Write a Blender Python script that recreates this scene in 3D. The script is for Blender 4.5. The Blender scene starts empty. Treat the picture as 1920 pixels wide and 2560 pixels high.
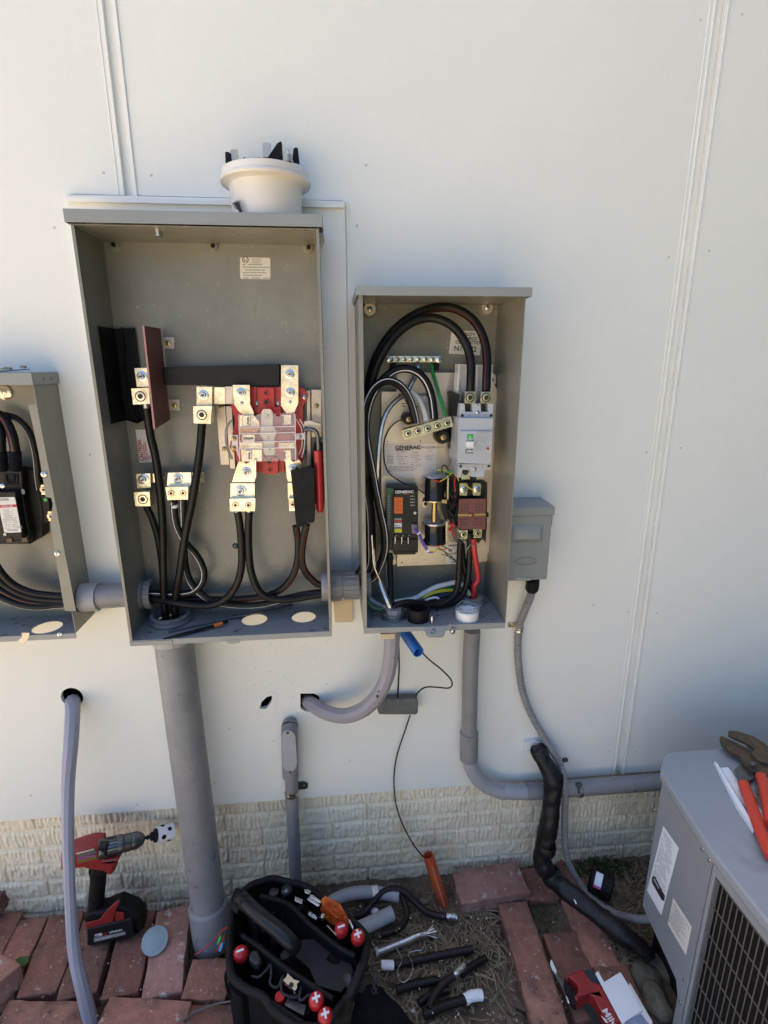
import bpy, bmesh, math, random
import numpy as np
from mathutils import Vector, Matrix, noise
from mathutils.geometry import tessellate_polygon
R = math.radians
random.seed(7)
sc = bpy.context.scene

# ------------------------------------------------------------------ camera
CAM = Vector((0, -1.25, 1.47))
RX = Vector((0.99534287, -0.09633915, -0.00336879))   # image right
DN = Vector((-0.02862676, -0.26203036, -0.96463496))  # image down
FW = Vector((0.09204939, 0.96023896, -0.26356793))    # view direction
FPX = 1340.67                                         # focal length in pixels of a 1920 wide picture
cd = bpy.data.cameras.new('camera'); cam = bpy.data.objects.new('camera', cd); sc.collection.objects.link(cam)
cd.sensor_fit = 'HORIZONTAL'; cd.sensor_width = 36; cd.lens = 36*FPX/1920; cd.clip_start = .02; cd.clip_end = 500
mw = Matrix.Identity(4)
for i, a in enumerate((RX, -DN, -FW)):
    for j in range(3): mw[j][i] = a[j]
mw.translation = CAM; cam.matrix_world = mw
sc.camera = cam

# ------------------------------------------------------------------ sky, sun, exposure
SUN_EL, SUN_AZ = R(61), R(-28)           # sun stands behind the house: its wall is in open shade
w_ = bpy.data.worlds.new('World'); sc.world = w_; w_.use_nodes = True
nt = w_.node_tree; bg = nt.nodes['Background']
sky = nt.nodes.new('ShaderNodeTexSky'); sky.sky_type = 'NISHITA'; sky.sun_disc = False
sky.sun_elevation = SUN_EL; sky.sun_rotation = SUN_AZ; sky.dust_density = 4; sky.air_density = .9; sky.ozone_density = .6
hs = nt.nodes.new('ShaderNodeHueSaturation'); hs.inputs['Saturation'].default_value = 1.2
nt.links.new(sky.outputs[0], hs.inputs['Color']); nt.links.new(hs.outputs[0], bg.inputs[0]); bg.inputs[1].default_value = .15
sd = bpy.data.lights.new('sun', 'SUN'); sun = bpy.data.objects.new('sun', sd); sc.collection.objects.link(sun)
sd.energy = 5.0; sd.angle = R(.5); sd.color = (1, .93, .82)
tosun = Vector((math.sin(SUN_AZ)*math.cos(SUN_EL), math.cos(SUN_AZ)*math.cos(SUN_EL), math.sin(SUN_EL)))
sun.rotation_euler = tosun.to_track_quat('Z', 'Y').to_euler(); sun.location = (0, 3, 8)
vs = sc.view_settings; vs.view_transform = 'Standard'; vs.look = 'None'; vs.gamma = 1; vs.exposure = 1.41
sc.cycles.max_bounces = 8; sc.cycles.diffuse_bounces = 5; sc.cycles.transparent_max_bounces = 12

# ------------------------------------------------------------------ measuring helpers (a picture point on a known plane)
def ray(px, py): return RX*((px-960)/FPX) + DN*((py-1280)/FPX) + FW
def U(px, py, Y=0): d = ray(px, py); return CAM + d*((Y-CAM.y)/d.y)      # on the plane y = Y
def G(px, py, z=0): d = ray(px, py); return CAM + d*((z-CAM.z)/d.z)      # on the plane z = z
S = {'1':(150,330,.4521),'2':(230,780,.3918),'3':(230,1150,.3918),'4':(860,700,.2893),'5':(860,1130,.2893),'6':(0,880,.3435),
 '7':(0,1960,.3858),'8':(540,2150,.4219),'A':(600,1560,.4219),'B':(1240,1200,.3437),'C':(1260,1800,.3978),'D':(1100,2080,.3737),
 'b':(550,2180,.2411),'d':(180,2040,.1808),'a':(1600,1800,.3437),'m':(540,950,.1688),'t':(950,1150,.1808),'l':(0,1120,.1356),
 'M':(1380,2380,.1567),'s':(0,0,1),'E':(0,0,.5787),'F':(960,0,.5879),'g':(0,1600,.4219)}
def w(k, x, y, Y): o = S[k]; return U(o[0]+x*o[2], o[1]+y*o[2], Y)
def g(k, x, y, z=0): o = S[k]; return G(o[0]+x*o[2], o[1]+y*o[2], z)
def W(k, pts): return [w(k, *p) for p in pts]
def WY(k, pts, Y): return [w(k, x, y, Y) for x, y in pts]
def GZ(k, pts, z): return [g(k, x, y, z) for x, y in pts]

# ------------------------------------------------------------------ materials
def mat(name, col, rough=.5, metal=0, var=.0, vscale=8, bump=0, bscale=200, col2=None, spec=.5, coat=0, lo=.35, hi=.65, detail=5, speck=None):
    m = bpy.data.materials.new(name); m.use_nodes = True; n = m.node_tree; b = n.nodes['Principled BSDF']
    b.inputs['Base Color'].default_value = (*col, 1); b.inputs['Roughness'].default_value = rough; b.inputs['Metallic'].default_value = metal
    b.inputs['Specular IOR Level'].default_value = spec; b.inputs['Coat Weight'].default_value = coat
    tc = n.nodes.new('ShaderNodeTexCoord')
    last = None
    if var or col2:
        no = n.nodes.new('ShaderNodeTexNoise'); no.inputs['Scale'].default_value = vscale; no.inputs['Detail'].default_value = detail
        no.inputs['Roughness'].default_value = .65
        n.links.new(tc.outputs['Object'], no.inputs['Vector'])
        mr = n.nodes.new('ShaderNodeMapRange'); mr.inputs[1].default_value = lo; mr.inputs[2].default_value = hi
        n.links.new(no.outputs[0], mr.inputs[0])
        mx = n.nodes.new('ShaderNodeMix'); mx.data_type = 'RGBA'
        c2 = col2 or tuple(c*(1-var) for c in col)
        mx.inputs[6].default_value = (*col, 1); mx.inputs[7].default_value = (*c2, 1)
        n.links.new(mr.outputs[0], mx.inputs[0]); last = mx.outputs[2]
        rr = n.nodes.new('ShaderNodeMapRange'); rr.inputs[3].default_value = max(.05, rough-.1); rr.inputs[4].default_value = min(1, rough+.12)
        n.links.new(no.outputs[0], rr.inputs[0]); n.links.new(rr.outputs[0], b.inputs['Roughness'])
    if speck:
        sc_, c3, a, bb = speck
        no2 = n.nodes.new('ShaderNodeTexNoise'); no2.inputs['Scale'].default_value = sc_; no2.inputs['Detail'].default_value = 3
        n.links.new(tc.outputs['Object'], no2.inputs['Vector'])
        m2 = n.nodes.new('ShaderNodeMapRange'); m2.inputs[1].default_value = a; m2.inputs[2].default_value = bb
        n.links.new(no2.outputs[0], m2.inputs[0])
        mx2 = n.nodes.new('ShaderNodeMix'); mx2.data_type = 'RGBA'; mx2.inputs[7].default_value = (*c3, 1)
        if last: n.links.new(last, mx2.inputs[6])
        else: mx2.inputs[6].default_value = (*col, 1)
        n.links.new(m2.outputs[0], mx2.inputs[0]); last = mx2.outputs[2]
    if name.endswith('paver'):
        oi = n.nodes.new('ShaderNodeObjectInfo'); m3 = n.nodes.new('ShaderNodeMapRange'); m3.inputs[3].default_value = .72; m3.inputs[4].default_value = 1.45
        h3 = n.nodes.new('ShaderNodeHueSaturation'); h3.inputs['Saturation'].default_value = .92
        n.links.new(oi.outputs['Random'], m3.inputs[0]); n.links.new(m3.outputs[0], h3.inputs['Value']); n.links.new(last, h3.inputs['Color']); last = h3.outputs[0]
    if last: n.links.new(last, b.inputs['Base Color'])
    if bump:
        nb = n.nodes.new('ShaderNodeTexNoise'); nb.inputs['Scale'].default_value = bscale; nb.inputs['Detail'].default_value = 4
        n.links.new(tc.outputs['Object'], nb.inputs['Vector'])
        bp = n.nodes.new('ShaderNodeBump'); bp.inputs['Strength'].default_value = 1; bp.inputs['Distance'].default_value = bump
        n.links.new(nb.outputs[0], bp.inputs['Height']); n.links.new(bp.outputs[0], b.inputs['Normal'])
    return m
def clear(name, tint, a):
    m = bpy.data.materials.new(name); m.use_nodes = True; n = m.node_tree; b = n.nodes['Principled BSDF']
    b.inputs['Base Color'].default_value = (*tint, 1); b.inputs['Roughness'].default_value = .08; b.inputs['Alpha'].default_value = a
    return m
M = {}
M['siding'] = mat('painted_siding', (.80,.81,.75), .55, var=.04, vscale=1.6, detail=9, bump=.0006, bscale=300, lo=.4, hi=.7)
M['trim'] = mat('white_trim', (.81,.82,.77), .45, var=.05, vscale=6, bump=.0002, bscale=200)
M['dark'] = mat('dark_cavity', (.02,.02,.018), .9)
M['brickpaint'] = mat('painted_brick', (.88,.78,.58), .8, col2=(.60,.50,.35), vscale=5, bump=.0012, bscale=260, lo=.40, hi=.75, speck=(150,(.2,.17,.13),.74,.78))
M['roof'] = mat('roof_shingle', (.1,.09,.085), .9, var=.3, vscale=20)
M['dirt'] = mat('soil', (.15,.11,.07), .95, col2=(.07,.052,.036), vscale=14, bump=.004, bscale=90, speck=(120,(.2,.16,.11),.62,.7))
M['bouncepave'] = mat('bounce_paving', (.60,.49,.345), .9, var=.25, vscale=5, bump=.004, bscale=60)  # pale warm tone chosen for the light it bounces
M['paver'] = mat('red_paver', (.33,.125,.078), .85, col2=(.17,.078,.05), vscale=20, bump=.0026, bscale=120, speck=(60,(.42,.32,.27),.62,.74))
M['paver2'] = mat('rusty_paver', (.31,.14,.085), .88, col2=(.15,.07,.05), vscale=26, bump=.0018, bscale=150, speck=(60,(.05,.035,.03),.6,.7))
M['paver3'] = mat('dusty_paver', (.36,.18,.135), .88, col2=(.22,.10,.07), vscale=18, bump=.0016, bscale=150, speck=(50,(.42,.34,.3),.6,.7))
M['steel'] = mat('grey_enclosure_paint', (.27,.285,.275), .38, var=.06, vscale=10, bump=.00012, bscale=500)
M['steelin'] = mat('grey_enclosure_paint_dusty_shade', (.245,.24,.20), .3, var=.2, vscale=9, detail=10, bump=.0003, bscale=60, speck=(110,(.34,.32,.27),.68,.74))  # same paint darkened and warmed for the shade inside, plus dust specks
M['floorp'] = mat('grey_floor_gritty', (.255,.27,.268), .4, var=.1, vscale=12, bump=.0003, bscale=200, speck=(70,(.06,.06,.055),.64,.68))
M['pvc'] = mat('grey_conduit_plastic', (.255,.255,.262), .45, var=.24, vscale=12, detail=9, bump=.0003, bscale=90, speck=(50,(.12,.11,.10),.66,.74))
M['pvcl'] = mat('pale_conduit_plastic', (.36,.365,.385), .5, var=.14, vscale=14, bump=.0003, bscale=120, speck=(60,(.2,.19,.19),.7,.78))
M['pvcp'] = mat('mauve_grey_tube', (.30,.28,.31), .5, var=.1, vscale=9, bump=.0003, bscale=60, speck=(30,(.15,.13,.14),.7,.76))
M['black'] = mat('black_insulation', (.009,.0085,.0085), .42, var=.3, vscale=60, bump=.0001, bscale=200, spec=.28)
M['blackm'] = mat('black_matt', (.009,.009,.010), .6, var=.3, vscale=30, bump=.0006, bscale=300, spec=.22)
M['blackg'] = mat('black_gloss', (.01,.01,.011), .22)
M['plate'] = mat('black_moulded', (.012,.013,.016), .36, var=.2, vscale=40, spec=.3)
M['stripew'] = mat('white_stripe', (.7,.7,.7), .5)
M['striper'] = mat('rust_red_stripe', (.16,.028,.016), .5)
M['tin'] = mat('tin_plate', (.74,.69,.56), .26, 1.0, col2=(.42,.36,.25), vscale=22, bump=.0006, bscale=38, lo=.42, hi=.72, speck=(40,(.20,.17,.12),.70,.80))
M['gold'] = mat('yellow_zinc', (.50,.38,.17), .35, .9, var=.2, vscale=40)
M['zinc'] = mat('zinc_plate', (.62,.66,.68), .25, .95, var=.25, vscale=60)
M['galv'] = mat('galvanised_sheet', (.60,.54,.45), .36, .6, var=.2, vscale=12, bump=.0001, bscale=60)
M['alu'] = mat('bare_strand', (.62,.62,.6), .3, .9, var=.3, vscale=90)
M['red'] = mat('red_plastic', (.52,.022,.02), .38, var=.12, vscale=20)
M['redg'] = mat('red_rubber_grip', (.5,.02,.025), .3, var=.1, vscale=30)
M['clearp'] = clear('clear_shield', (.85,.82,.8), .16)
M['clearr'] = clear('clear_rib', (.95,.93,.92), .5)
M['fibre'] = mat('red_fibre_board', (.175,.06,.05), .55, var=.15, vscale=18)
M['fibree'] = mat('pink_fibre_edge', (.42,.2,.18), .6)
M['paperw'] = mat('white_label', (.74,.72,.66), .6, var=.05, vscale=20)
M['white'] = mat('white_plastic', (.78,.78,.78), .4, var=.05, vscale=10)
M['cream'] = mat('cream_plastic', (.70,.68,.64), .38, col2=(.66,.58,.46), vscale=7, lo=.45, hi=.8)
M['lgrey'] = mat('light_grey_breaker', (.44,.47,.51), .42, var=.04, vscale=20)
M['ink'] = mat('print_and_hole_shade', (.02,.02,.02), .6)  # black print, and the shade painted into holes and slots
M['inkg'] = mat('grey_ink', (.3,.3,.3), .6)
M['inkr'] = mat('red_ink', (.5,.03,.03), .6)
M['green'] = mat('green_insulation', (.02,.22,.04), .4)
M['greeng'] = mat('green_terminal', (.02,.09,.05), .45)
M['greenb'] = mat('bright_green', (.05,.4,.08), .4)
M['yellow'] = mat('yellow_insulation', (.62,.55,.03), .4)
M['orange'] = mat('orange_label', (.75,.16,.02), .55)
M['orangep'] = mat('orange_red_conduit', (.50,.085,.03), .5, var=.15, vscale=18, bump=.0004, bscale=70)
M['violet'] = mat('violet_insulation', (.16,.1,.38), .4)
M['blue'] = mat('blue_corrugated', (.02,.16,.52), .35)
M['bluew'] = mat('blue_splice', (.02,.3,.6), .3)
M['ac'] = mat('grey_unit_paint', (.27,.285,.31), .42, var=.07, vscale=6, bump=.0003, bscale=300)
M['actop'] = mat('grey_unit_lid_paint', (.30,.32,.35), .45, var=.1, vscale=5, bump=.0003, bscale=300, speck=(12,(.22,.23,.24),.62,.75))
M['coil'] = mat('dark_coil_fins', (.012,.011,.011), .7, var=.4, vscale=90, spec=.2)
M['wire'] = mat('brown_grey_wire', (.13,.115,.105), .5, .2)
M['toolgrey'] = mat('worn_grey_rubber', (.035,.036,.04), .5, var=.4, vscale=60)
M['foam'] = mat('grey_foam_block', (.13,.14,.14), .8, var=.2, vscale=60, bump=.001, bscale=200)
M['rubber'] = mat('black_pipe_wrap', (.010,.010,.012), .45, var=.5, vscale=30, bump=.003, bscale=34, spec=.4)
M['straw'] = mat('dry_straw', (.27,.205,.125), .9, var=.4, vscale=40)
M['leaf'] = mat('dead_leaf', (.12,.085,.06), .9, var=.4, vscale=40)
M['weed'] = mat('green_weed', (.055,.12,.025), .7, var=.4, vscale=40)
M['stone'] = mat('mossy_stone', (.17,.15,.12), .85, col2=(.06,.07,.04), vscale=14, bump=.003, bscale=60)
M['paper'] = mat('white_paper', (.8,.82,.85), .6)
M['rust'] = mat('rusty_steel', (.16,.10,.055), .55, .6, col2=(.06,.055,.05), vscale=45, bump=.0005, bscale=300)
M['steeld'] = mat('dark_tool_steel', (.16,.17,.18), .35, .9, var=.3, vscale=50)
M['chrome'] = mat('bright_tool_steel', (.75,.76,.78), .18, 1)
M['redgrip'] = mat('orange_red_grip', (.60,.045,.02), .4, var=.08, vscale=30)
M['redtool'] = mat('red_tool_housing', (.30,.018,.02), .45, var=.2, vscale=30, speck=(70,(.12,.02,.02),.66,.74))
M['pink'] = mat('magenta_band', (.7,.1,.35), .5)
M['cloth'] = mat('black_bag_fabric', (.008,.008,.010), .85, var=.4, vscale=40, bump=.0012, bscale=500, spec=.2)
M['hair'] = mat('orange_bristles', (.72,.15,.02), .7, var=.3, vscale=60)
M['cable2'] = mat('dull_purple_black_insulation', (.022,.013,.015), .45, var=.3, vscale=40, spec=.3)
M['bronze'] = mat('copper', (.45,.2,.1), .35, .9)
M['wall2'] = mat('cream_splash', (.62,.55,.42), .6)
M['tan'] = mat('tan_caulk', (.62,.5,.33), .7)
M['sky_cap'] = mat('blue_grey_disc_paint', (.30,.37,.39), .5, var=.06, vscale=20)

# ------------------------------------------------------------------ mesh builder
def ortho(d, ref=None):
    d = d.normalized(); r = Vector(ref) if ref is not None else (Vector((0,0,1)) if abs(d.z) < .9 else Vector((1,0,0)))
    a = (r - d*r.dot(d)); a.normalize(); return a, d.cross(a)
def catmull(P, n):
    if len(P) < 3: return [P[0].lerp(P[-1], i/n) for i in range(n+1)]
    out = []; Q = [P[0]*2-P[1]] + list(P) + [P[-1]*2-P[-2]]
    for i in range(1, len(Q)-2):
        for k in range(n):
            t = k/n; a, b, c, d = Q[i-1:i+3]
            out.append(.5*((2*b)+(c-a)*t+(2*a-5*b+4*c-d)*t*t+(3*b-a-3*c+d)*t**3))
    out.append(P[-1].copy()); return out
class MB:
    def __init__(s, T=None): s.v = []; s.f = []; s.m = []; s.mi = 0; s.T = T
    def add(s, vs_, fs):
        o = len(s.v); s.v += [(s.T @ Vector(v)) if s.T else Vector(v) for v in vs_]
        s.f += [tuple(i+o for i in f) for f in fs]; s.m += [s.mi]*len(fs); return s
    def box(s, x0, x1, y0, y1, z0, z1):
        v = [(x,y,z) for x in (x0,x1) for y in (y0,y1) for z in (z0,z1)]
        return s.add(v, [(0,1,3,2),(4,6,7,5),(0,4,5,1),(2,3,7,6),(0,2,6,4),(1,5,7,3)])
    def ob(s, c, size, ax=None):                      # box with its own axes
        c = Vector(c); X, Y, Z = ax or (Vector((1,0,0)), Vector((0,1,0)), Vector((0,0,1)))
        v = [c + X*(size[0]/2*a) + Y*(size[1]/2*b) + Z*(size[2]/2*e) for a in (-1,1) for b in (-1,1) for e in (-1,1)]
        return s.add(v, [(0,1,3,2),(4,6,7,5),(0,4,5,1),(2,3,7,6),(0,2,6,4),(1,5,7,3)])
    def prism(s, poly, d):
        n = len(poly); d = Vector(d); v = [Vector(p) for p in poly] + [Vector(p)+d for p in poly]
        tri = tessellate_polygon([[Vector(p) for p in poly]])
        f = [tuple(t) for t in tri] + [tuple(i+n for i in reversed(t)) for t in tri]
        f += [(i, (i+1) % n, (i+1) % n+n, i+n) for i in range(n)]
        return s.add(v, f)
    def holed(s, outer, holes, d):
        loops = [list(map(Vector, outer))] + [list(map(Vector, h)) for h in holes]
        tri = tessellate_polygon(loops); flat = [p for l in loops for p in l]; n = len(flat); d = Vector(d)
        f = [tuple(t) for t in tri] + [tuple(i+n for i in reversed(t)) for t in tri]; o = 0
        for l in loops:
            k = len(l); f += [(o+i, o+(i+1) % k, o+(i+1) % k+n, o+i+n) for i in range(k)]; o += k
        return s.add(flat + [p+d for p in flat], f)
    def plate(s, k, pts, Y, t): return s.prism(WY(k, pts, Y), (0, t, 0))
    def lathe(s, c, axis, prof, n=24, ref=None, cap=True, squash=1):
        c = Vector(c); axis = Vector(axis).normalized(); a, b = ortho(axis, ref); v = []; f = []
        for r, h in prof:
            for i in range(n):
                t = 2*math.pi*i/n; v.append(c + axis*h + a*(r*math.cos(t)) + b*(r*squash*math.sin(t)))
        for j in range(len(prof)-1):
            for i in range(n): f.append((j*n+i, j*n+(i+1) % n, (j+1)*n+(i+1) % n, (j+1)*n+i))
        if cap: f += [tuple(reversed(range(n))), tuple((len(prof)-1)*n+i for i in range(n))]
        return s.add(v, f)
    def cyl(s, p0, p1, r, r1=None, n=20, cap=True):
        p0 = Vector(p0); p1 = Vector(p1); h = (p1-p0).length
        return s.lathe(p0, p1-p0, [(r, 0), (r if r1 is None else r1, h)], n, cap=cap)
    def pipe(s, p0, p1, ro, ri, n=28):
        p0 = Vector(p0); p1 = Vector(p1); h = (p1-p0).length
        return s.lathe(p0, p1-p0, [(ri,0),(ro,0),(ro,h),(ri,h),(ri,0)], n, cap=False)
    def ball(s, c, r, sx=1, sy=1, sz=1, n=14):
        v = []; f = []; m = n//2+1; c = Vector(c)
        for j in range(m):
            p = math.pi*j/(m-1)
            for i in range(n): t = 2*math.pi*i/n; v.append(c+Vector((r*sx*math.sin(p)*math.cos(t), r*sy*math.sin(p)*math.sin(t), r*sz*math.cos(p))))
        for j in range(m-1):
            for i in range(n): f.append((j*n+i, j*n+(i+1) % n, (j+1)*n+(i+1) % n, (j+1)*n+i))
        return s.add(v, f)
    def tube(s, P, r, n=12, seg=7, stripe=None, ref=(0,-1,0), cap=True, smooth=True, squash=1, twist=0):
        P = [Vector(p) for p in P]; C_ = catmull(P, seg) if smooth else P; N = len(C_)
        rr = r if callable(r) else (lambda t: r)
        ref = Vector(ref); v = []; f = []; a = None; base = s.mi
        for i, p in enumerate(C_):
            t = (C_[min(i+1, N-1)] - C_[max(i-1, 0)]).normalized()
            q = ref - t*ref.dot(t)
            if q.length < .25 and a is not None: q = a - t*a.dot(t)
            if q.length < 1e-5: q = ortho(t)[0]
            a = q.normalized(); b = t.cross(a)
            for k in range(n):
                th = 2*math.pi*(k-.5)/n + twist*i/N
                v.append(p + a*(math.cos(th)*rr(i/(N-1))) + b*(math.sin(th)*rr(i/(N-1))*squash))
        o = len(s.v); s.v += [(s.T @ x) if s.T else x for x in v]
        for i in range(N-1):
            for k in range(n):
                s.f.append(tuple(o+q for q in (i*n+k, i*n+(k+1) % n, (i+1)*n+(k+1) % n, (i+1)*n+k)))
                s.m.append(stripe[1] if stripe and k in stripe[0] else base)
        if cap: s.f += [tuple(o+q for q in reversed(range(n))), tuple(o+(N-1)*n+q for q in range(n))]; s.m += [base]*2
        return s
    def build(s, name, mats, parent=None, bevel=0, ang=35, **kw):
        if not isinstance(mats, (list, tuple)): mats = [mats]
        if parent is not None: org = parent_world(parent)
        else:
            xs = [v.x for v in s.v]; ys = [v.y for v in s.v]; zs = [v.z for v in s.v]
            org = Vector(((min(xs)+max(xs))/2, (min(ys)+max(ys))/2, min(zs)))
        me = bpy.data.meshes.new(name); me.from_pydata([tuple(v-org) for v in s.v], [], s.f)
        for m in mats: me.materials.append(M[m] if isinstance(m, str) else m)
        me.polygons.foreach_set('material_index', s.m)
        bm = bmesh.new(); bm.from_mesh(me); bmesh.ops.recalc_face_normals(bm, faces=bm.faces); bm.to_mesh(me); bm.free()
        me.polygons.foreach_set('use_smooth', [True]*len(me.polygons)); me.set_sharp_from_angle(angle=R(ang)); me.update()
        o = bpy.data.objects.new(name, me); sc.collection.objects.link(o)
        if parent is not None: o.parent = parent
        else: o.location = org
        if bevel:
            b = o.modifiers.new('bevel', 'BEVEL'); b.width = bevel; b.segments = 2; b.limit_method = 'ANGLE'; b.angle_limit = R(40)
        for k_, v_ in kw.items(): o[k_] = v_
        return o
ORG = {}
def parent_world(p):
    o = Vector((0,0,0))
    while p is not None: o = o + p.location; p = p.parent
    return o
def thing(name, loc, label, cat, group=None):
    o = bpy.data.objects.new(name, None); o.empty_display_size = .05; sc.collection.objects.link(o); o.location = loc
    o['label'] = label; o['category'] = cat
    if group: o['group'] = group
    return o
def text(s_, pos, size, m, parent, rot=0, name='lettering', align='LEFT', ax=None, bold=0, xs=1):
    """flat raised lettering; ax=(right, up, out) gives its plane, the wall-facing plane by default"""
    cu = bpy.data.curves.new('t', 'FONT'); cu.body = s_; cu.size = size; cu.align_x = align; cu.extrude = .00015; cu.offset = bold*size
    ob = bpy.data.objects.new('t', cu); sc.collection.objects.link(ob)
    dg = bpy.context.evaluated_depsgraph_get(); me = bpy.data.meshes.new_from_object(ob.evaluated_get(dg))
    bpy.data.objects.remove(ob); bpy.data.curves.remove(cu)
    r, u, o = ax or (Vector((1,0,0)), Vector((0,0,1)), Vector((0,-1,0)))
    c, sn = math.cos(rot), math.sin(rot); r2 = r*c+u*sn; u2 = u*c-r*sn
    org = parent_world(parent)
    for v in me.vertices: v.co = Vector(pos) + r2*v.co.x*xs + u2*v.co.y + o*(v.co.z+.0003) - org
    me.name = name; me.materials.clear(); me.materials.append(M[m])
    ob = bpy.data.objects.new(name, me); sc.collection.objects.link(ob); ob.parent = parent
    return ob
def scribble(mb, p0, ru, up, rows, wd, lh, out=(0,-1,0), fill=.8, h=.35, seed=1):
    rnd = random.Random(seed); out = Vector(out)*.0004
    for i in range(rows):
        x = 0; end = wd*(.6+.4*rnd.random())
        while x < end:
            l = rnd.uniform(.04, .16)*wd
            if rnd.random() < fill:
                q = p0 + ru*x - up*(i*lh) + out; l2 = min(l, wd-x)
                mb.add([q, q+ru*l2, q+ru*l2+up*lh*h, q+up*lh*h], [(0,1,2,3)])
            x += l*1.15
BACKV = Vector((0,-1,0)); XV = Vector((1,0,0)); ZV = Vector((0,0,1))
def bolt(P, r, parent, name='bolt', m='zinc', nut=True, out=BACKV, slot=False):
    b = MB(); P = Vector(P); out = Vector(out)
    b.lathe(P, out, [(r,0),(r,.0016),(r*.8,.0022)], 24)
    if nut:
        b.lathe(P+out*.002, out, [(r*.62,0),(r*.62,.0055),(r*.52,.0065)], 6)
        b.lathe(P+out*.002, out, [(r*.3,0),(r*.3,.011),(r*.24,.012)], 14)
        b.mi = 1; b.lathe(P+out*.0141, out, [(r*.2,0),(r*.2,.0003)], 10)
    else:
        b.lathe(P+out*.0016, out, [(r*.8,0),(r*.75,.0014),(r*.5,.002)], 18)
        b.mi = 1; a, c = ortho(out); b.ob(P+out*.0037, (r*1.1, r*.2, .0006), (a, c, out))
    return b.build(name, [m, 'ink'], parent)
def hexsock(mb, P, r, out=BACKV):
    """ringed socket screw, hole shade painted as a flat dark disc: material 0 metal, 1 dark"""
    P = Vector(P); out = Vector(out)
    mb.mi = 1; mb.lathe(P, out, [(r,0),(r,.0004)], 24)  # flat dark disc paints the shade inside the hole
    mb.mi = 0; mb.lathe(P, out, [(r*1.0,0),(r*1.0,.0012),(r*.86,.0012),(r*.8,.0002)], 24, cap=False)
    mb.lathe(P+out*.0003, out, [(r*.68,0),(r*.68,.0016),(r*.42,.0018),(r*.40,.0002)], 20, cap=False)
    mb.mi = 0

# ================================================================== the setting
def struct(o): o['kind'] = 'structure'; return o
# ground: fine sheet near the wall, then unseen dark and pale sheets shaped to steer bounced light
def in_pave(x, y): return (x < -.16) or (x > .40 and y < -.1)
b = MB(); nx, ny = 150, 90; x0, x1, y0, y1 = -1.3, 1.9, -.82, .03
for j in range(ny+1):
    for i in range(nx+1):
        x = x0+(x1-x0)*i/nx; y = y0+(y1-y0)*j/ny
        z = -.022 + .012*noise.noise(Vector((x*9, y*9, 0))) + .007*noise.noise(Vector((x*30, y*30, 3)))
        if x < -.24: z -= .035
        elif x > .42 and x < .72: z -= .012
        b.v.append(Vector((x, y, z)))
for j in range(ny):
    for i in range(nx): a = j*(nx+1)+i; b.f.append((a, a+1, a+nx+2, a+nx+1)); b.m.append(0)
struct(b.build('ground', 'dirt', ang=80))
b = MB(); b.add([(-60,-60,-.075),(60,-60,-.075),(60,60,-.075),(-60,60,-.075)], [(0,1,2,3)]); struct(b.build('unseen_lawn', mat('unseen_lawn_green', (.05,.07,.03), .95, var=.4, vscale=8)))  # unseen, kept dark so little light bounces onto the right side
b = MB(); b.add([(-40,-40,-.03),(.6,-40,-.03),(.6,-.84,-.03),(-1.32,-.84,-.03),(-1.32,20,-.03),(-40,20,-.03)], [(0,1,2,3,4,5)]); struct(b.build('bounce_patio', 'bouncepave'))  # unseen pale paving laid out to bounce warm sunlight onto the wall

house = thing('house', (0,.1,0), 'cream house wall of flat siding panels above a painted brick base', 'house wall')
T = .011                                            # siding thickness, its face at y = 0
HX0, HX1, HZ = -1.62, 6.0, 2.75
def circ(c, r, n=28, jit=0, seed=3):
    rnd = random.Random(seed)
    return [Vector(c)+Vector((math.cos(2*math.pi*i/n), 0, math.sin(2*math.pi*i/n)))*(r*(1+jit*(rnd.random()-.5))) for i in range(n)]
sl = 1.7975; sh = .004
b = MB()
b.holed([(HX0,0,.305),(-.4035,0,.305),(-.4035,0,sl),(-.503,0,sl),(-.503,0,sl+sh),(-.4035,0,sl+sh),(-.4035,0,HZ),(HX0,0,HZ)],
        [circ(U(180,1743), .0265)], (0,T,0)).build('siding_panel', 'siding', house)
b = MB()
hole1 = WY('A', [(118,490),(130,460),(160,432),(190,425),(188,455),(175,475),(158,498),(135,503),(120,500)], 0)
hole2 = WY('A', [(357,412),(440,412),(470,430),(470,470),(445,525),(380,515),(358,500)], 0)
b.holed([(-.3765,0,.305),(.797,0,.305),(.797,0,HZ),(-.3765,0,HZ),(-.3765,0,sl+sh),(.035,0,sl+sh),(.035,0,sl),(-.3765,0,sl)], [hole1, hole2], (0,T,0)).build('siding_panel', 'siding', house)
b = MB(); b.box(.827,HX1,0,T,.305,HZ).build('siding_panel', 'siding', house)
for xa, xb in ((-.4035,-.3765), (.797,.827)):
    b = MB(); b.box(xa,xb,.0095,T+.004,.31,HZ).build('seam_backing', 'trim', house)
    b = MB(); wd = xb-xa
    b.box(xa+wd*.0,xa+wd*.12,-.0022,.009,.305,HZ); b.box(xa-.0095,xa-.0070,-.0012,.001,.305,HZ)
    b.box(xb-wd*.24,xb-wd*.0,-.0022,.009,.305,HZ); b.box(xb-wd*.10,xb+.0012,-.0036,-.0018,.305,HZ)
    b.build('seam_strip', 'trim', house, bevel=.0006)
b = MB(); b.box(HX0,HX1,.07,7,-.1,HZ).build('house_body', 'dark', house)
b = MB(); b.prism([(HX0-.1,-.02,HZ),(HX0-.1,7.1,HZ),(HX0-.1,3.5,HZ+1.2)], (HX1-HX0+.2,0,0)).build('roof', 'roof', house)
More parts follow.
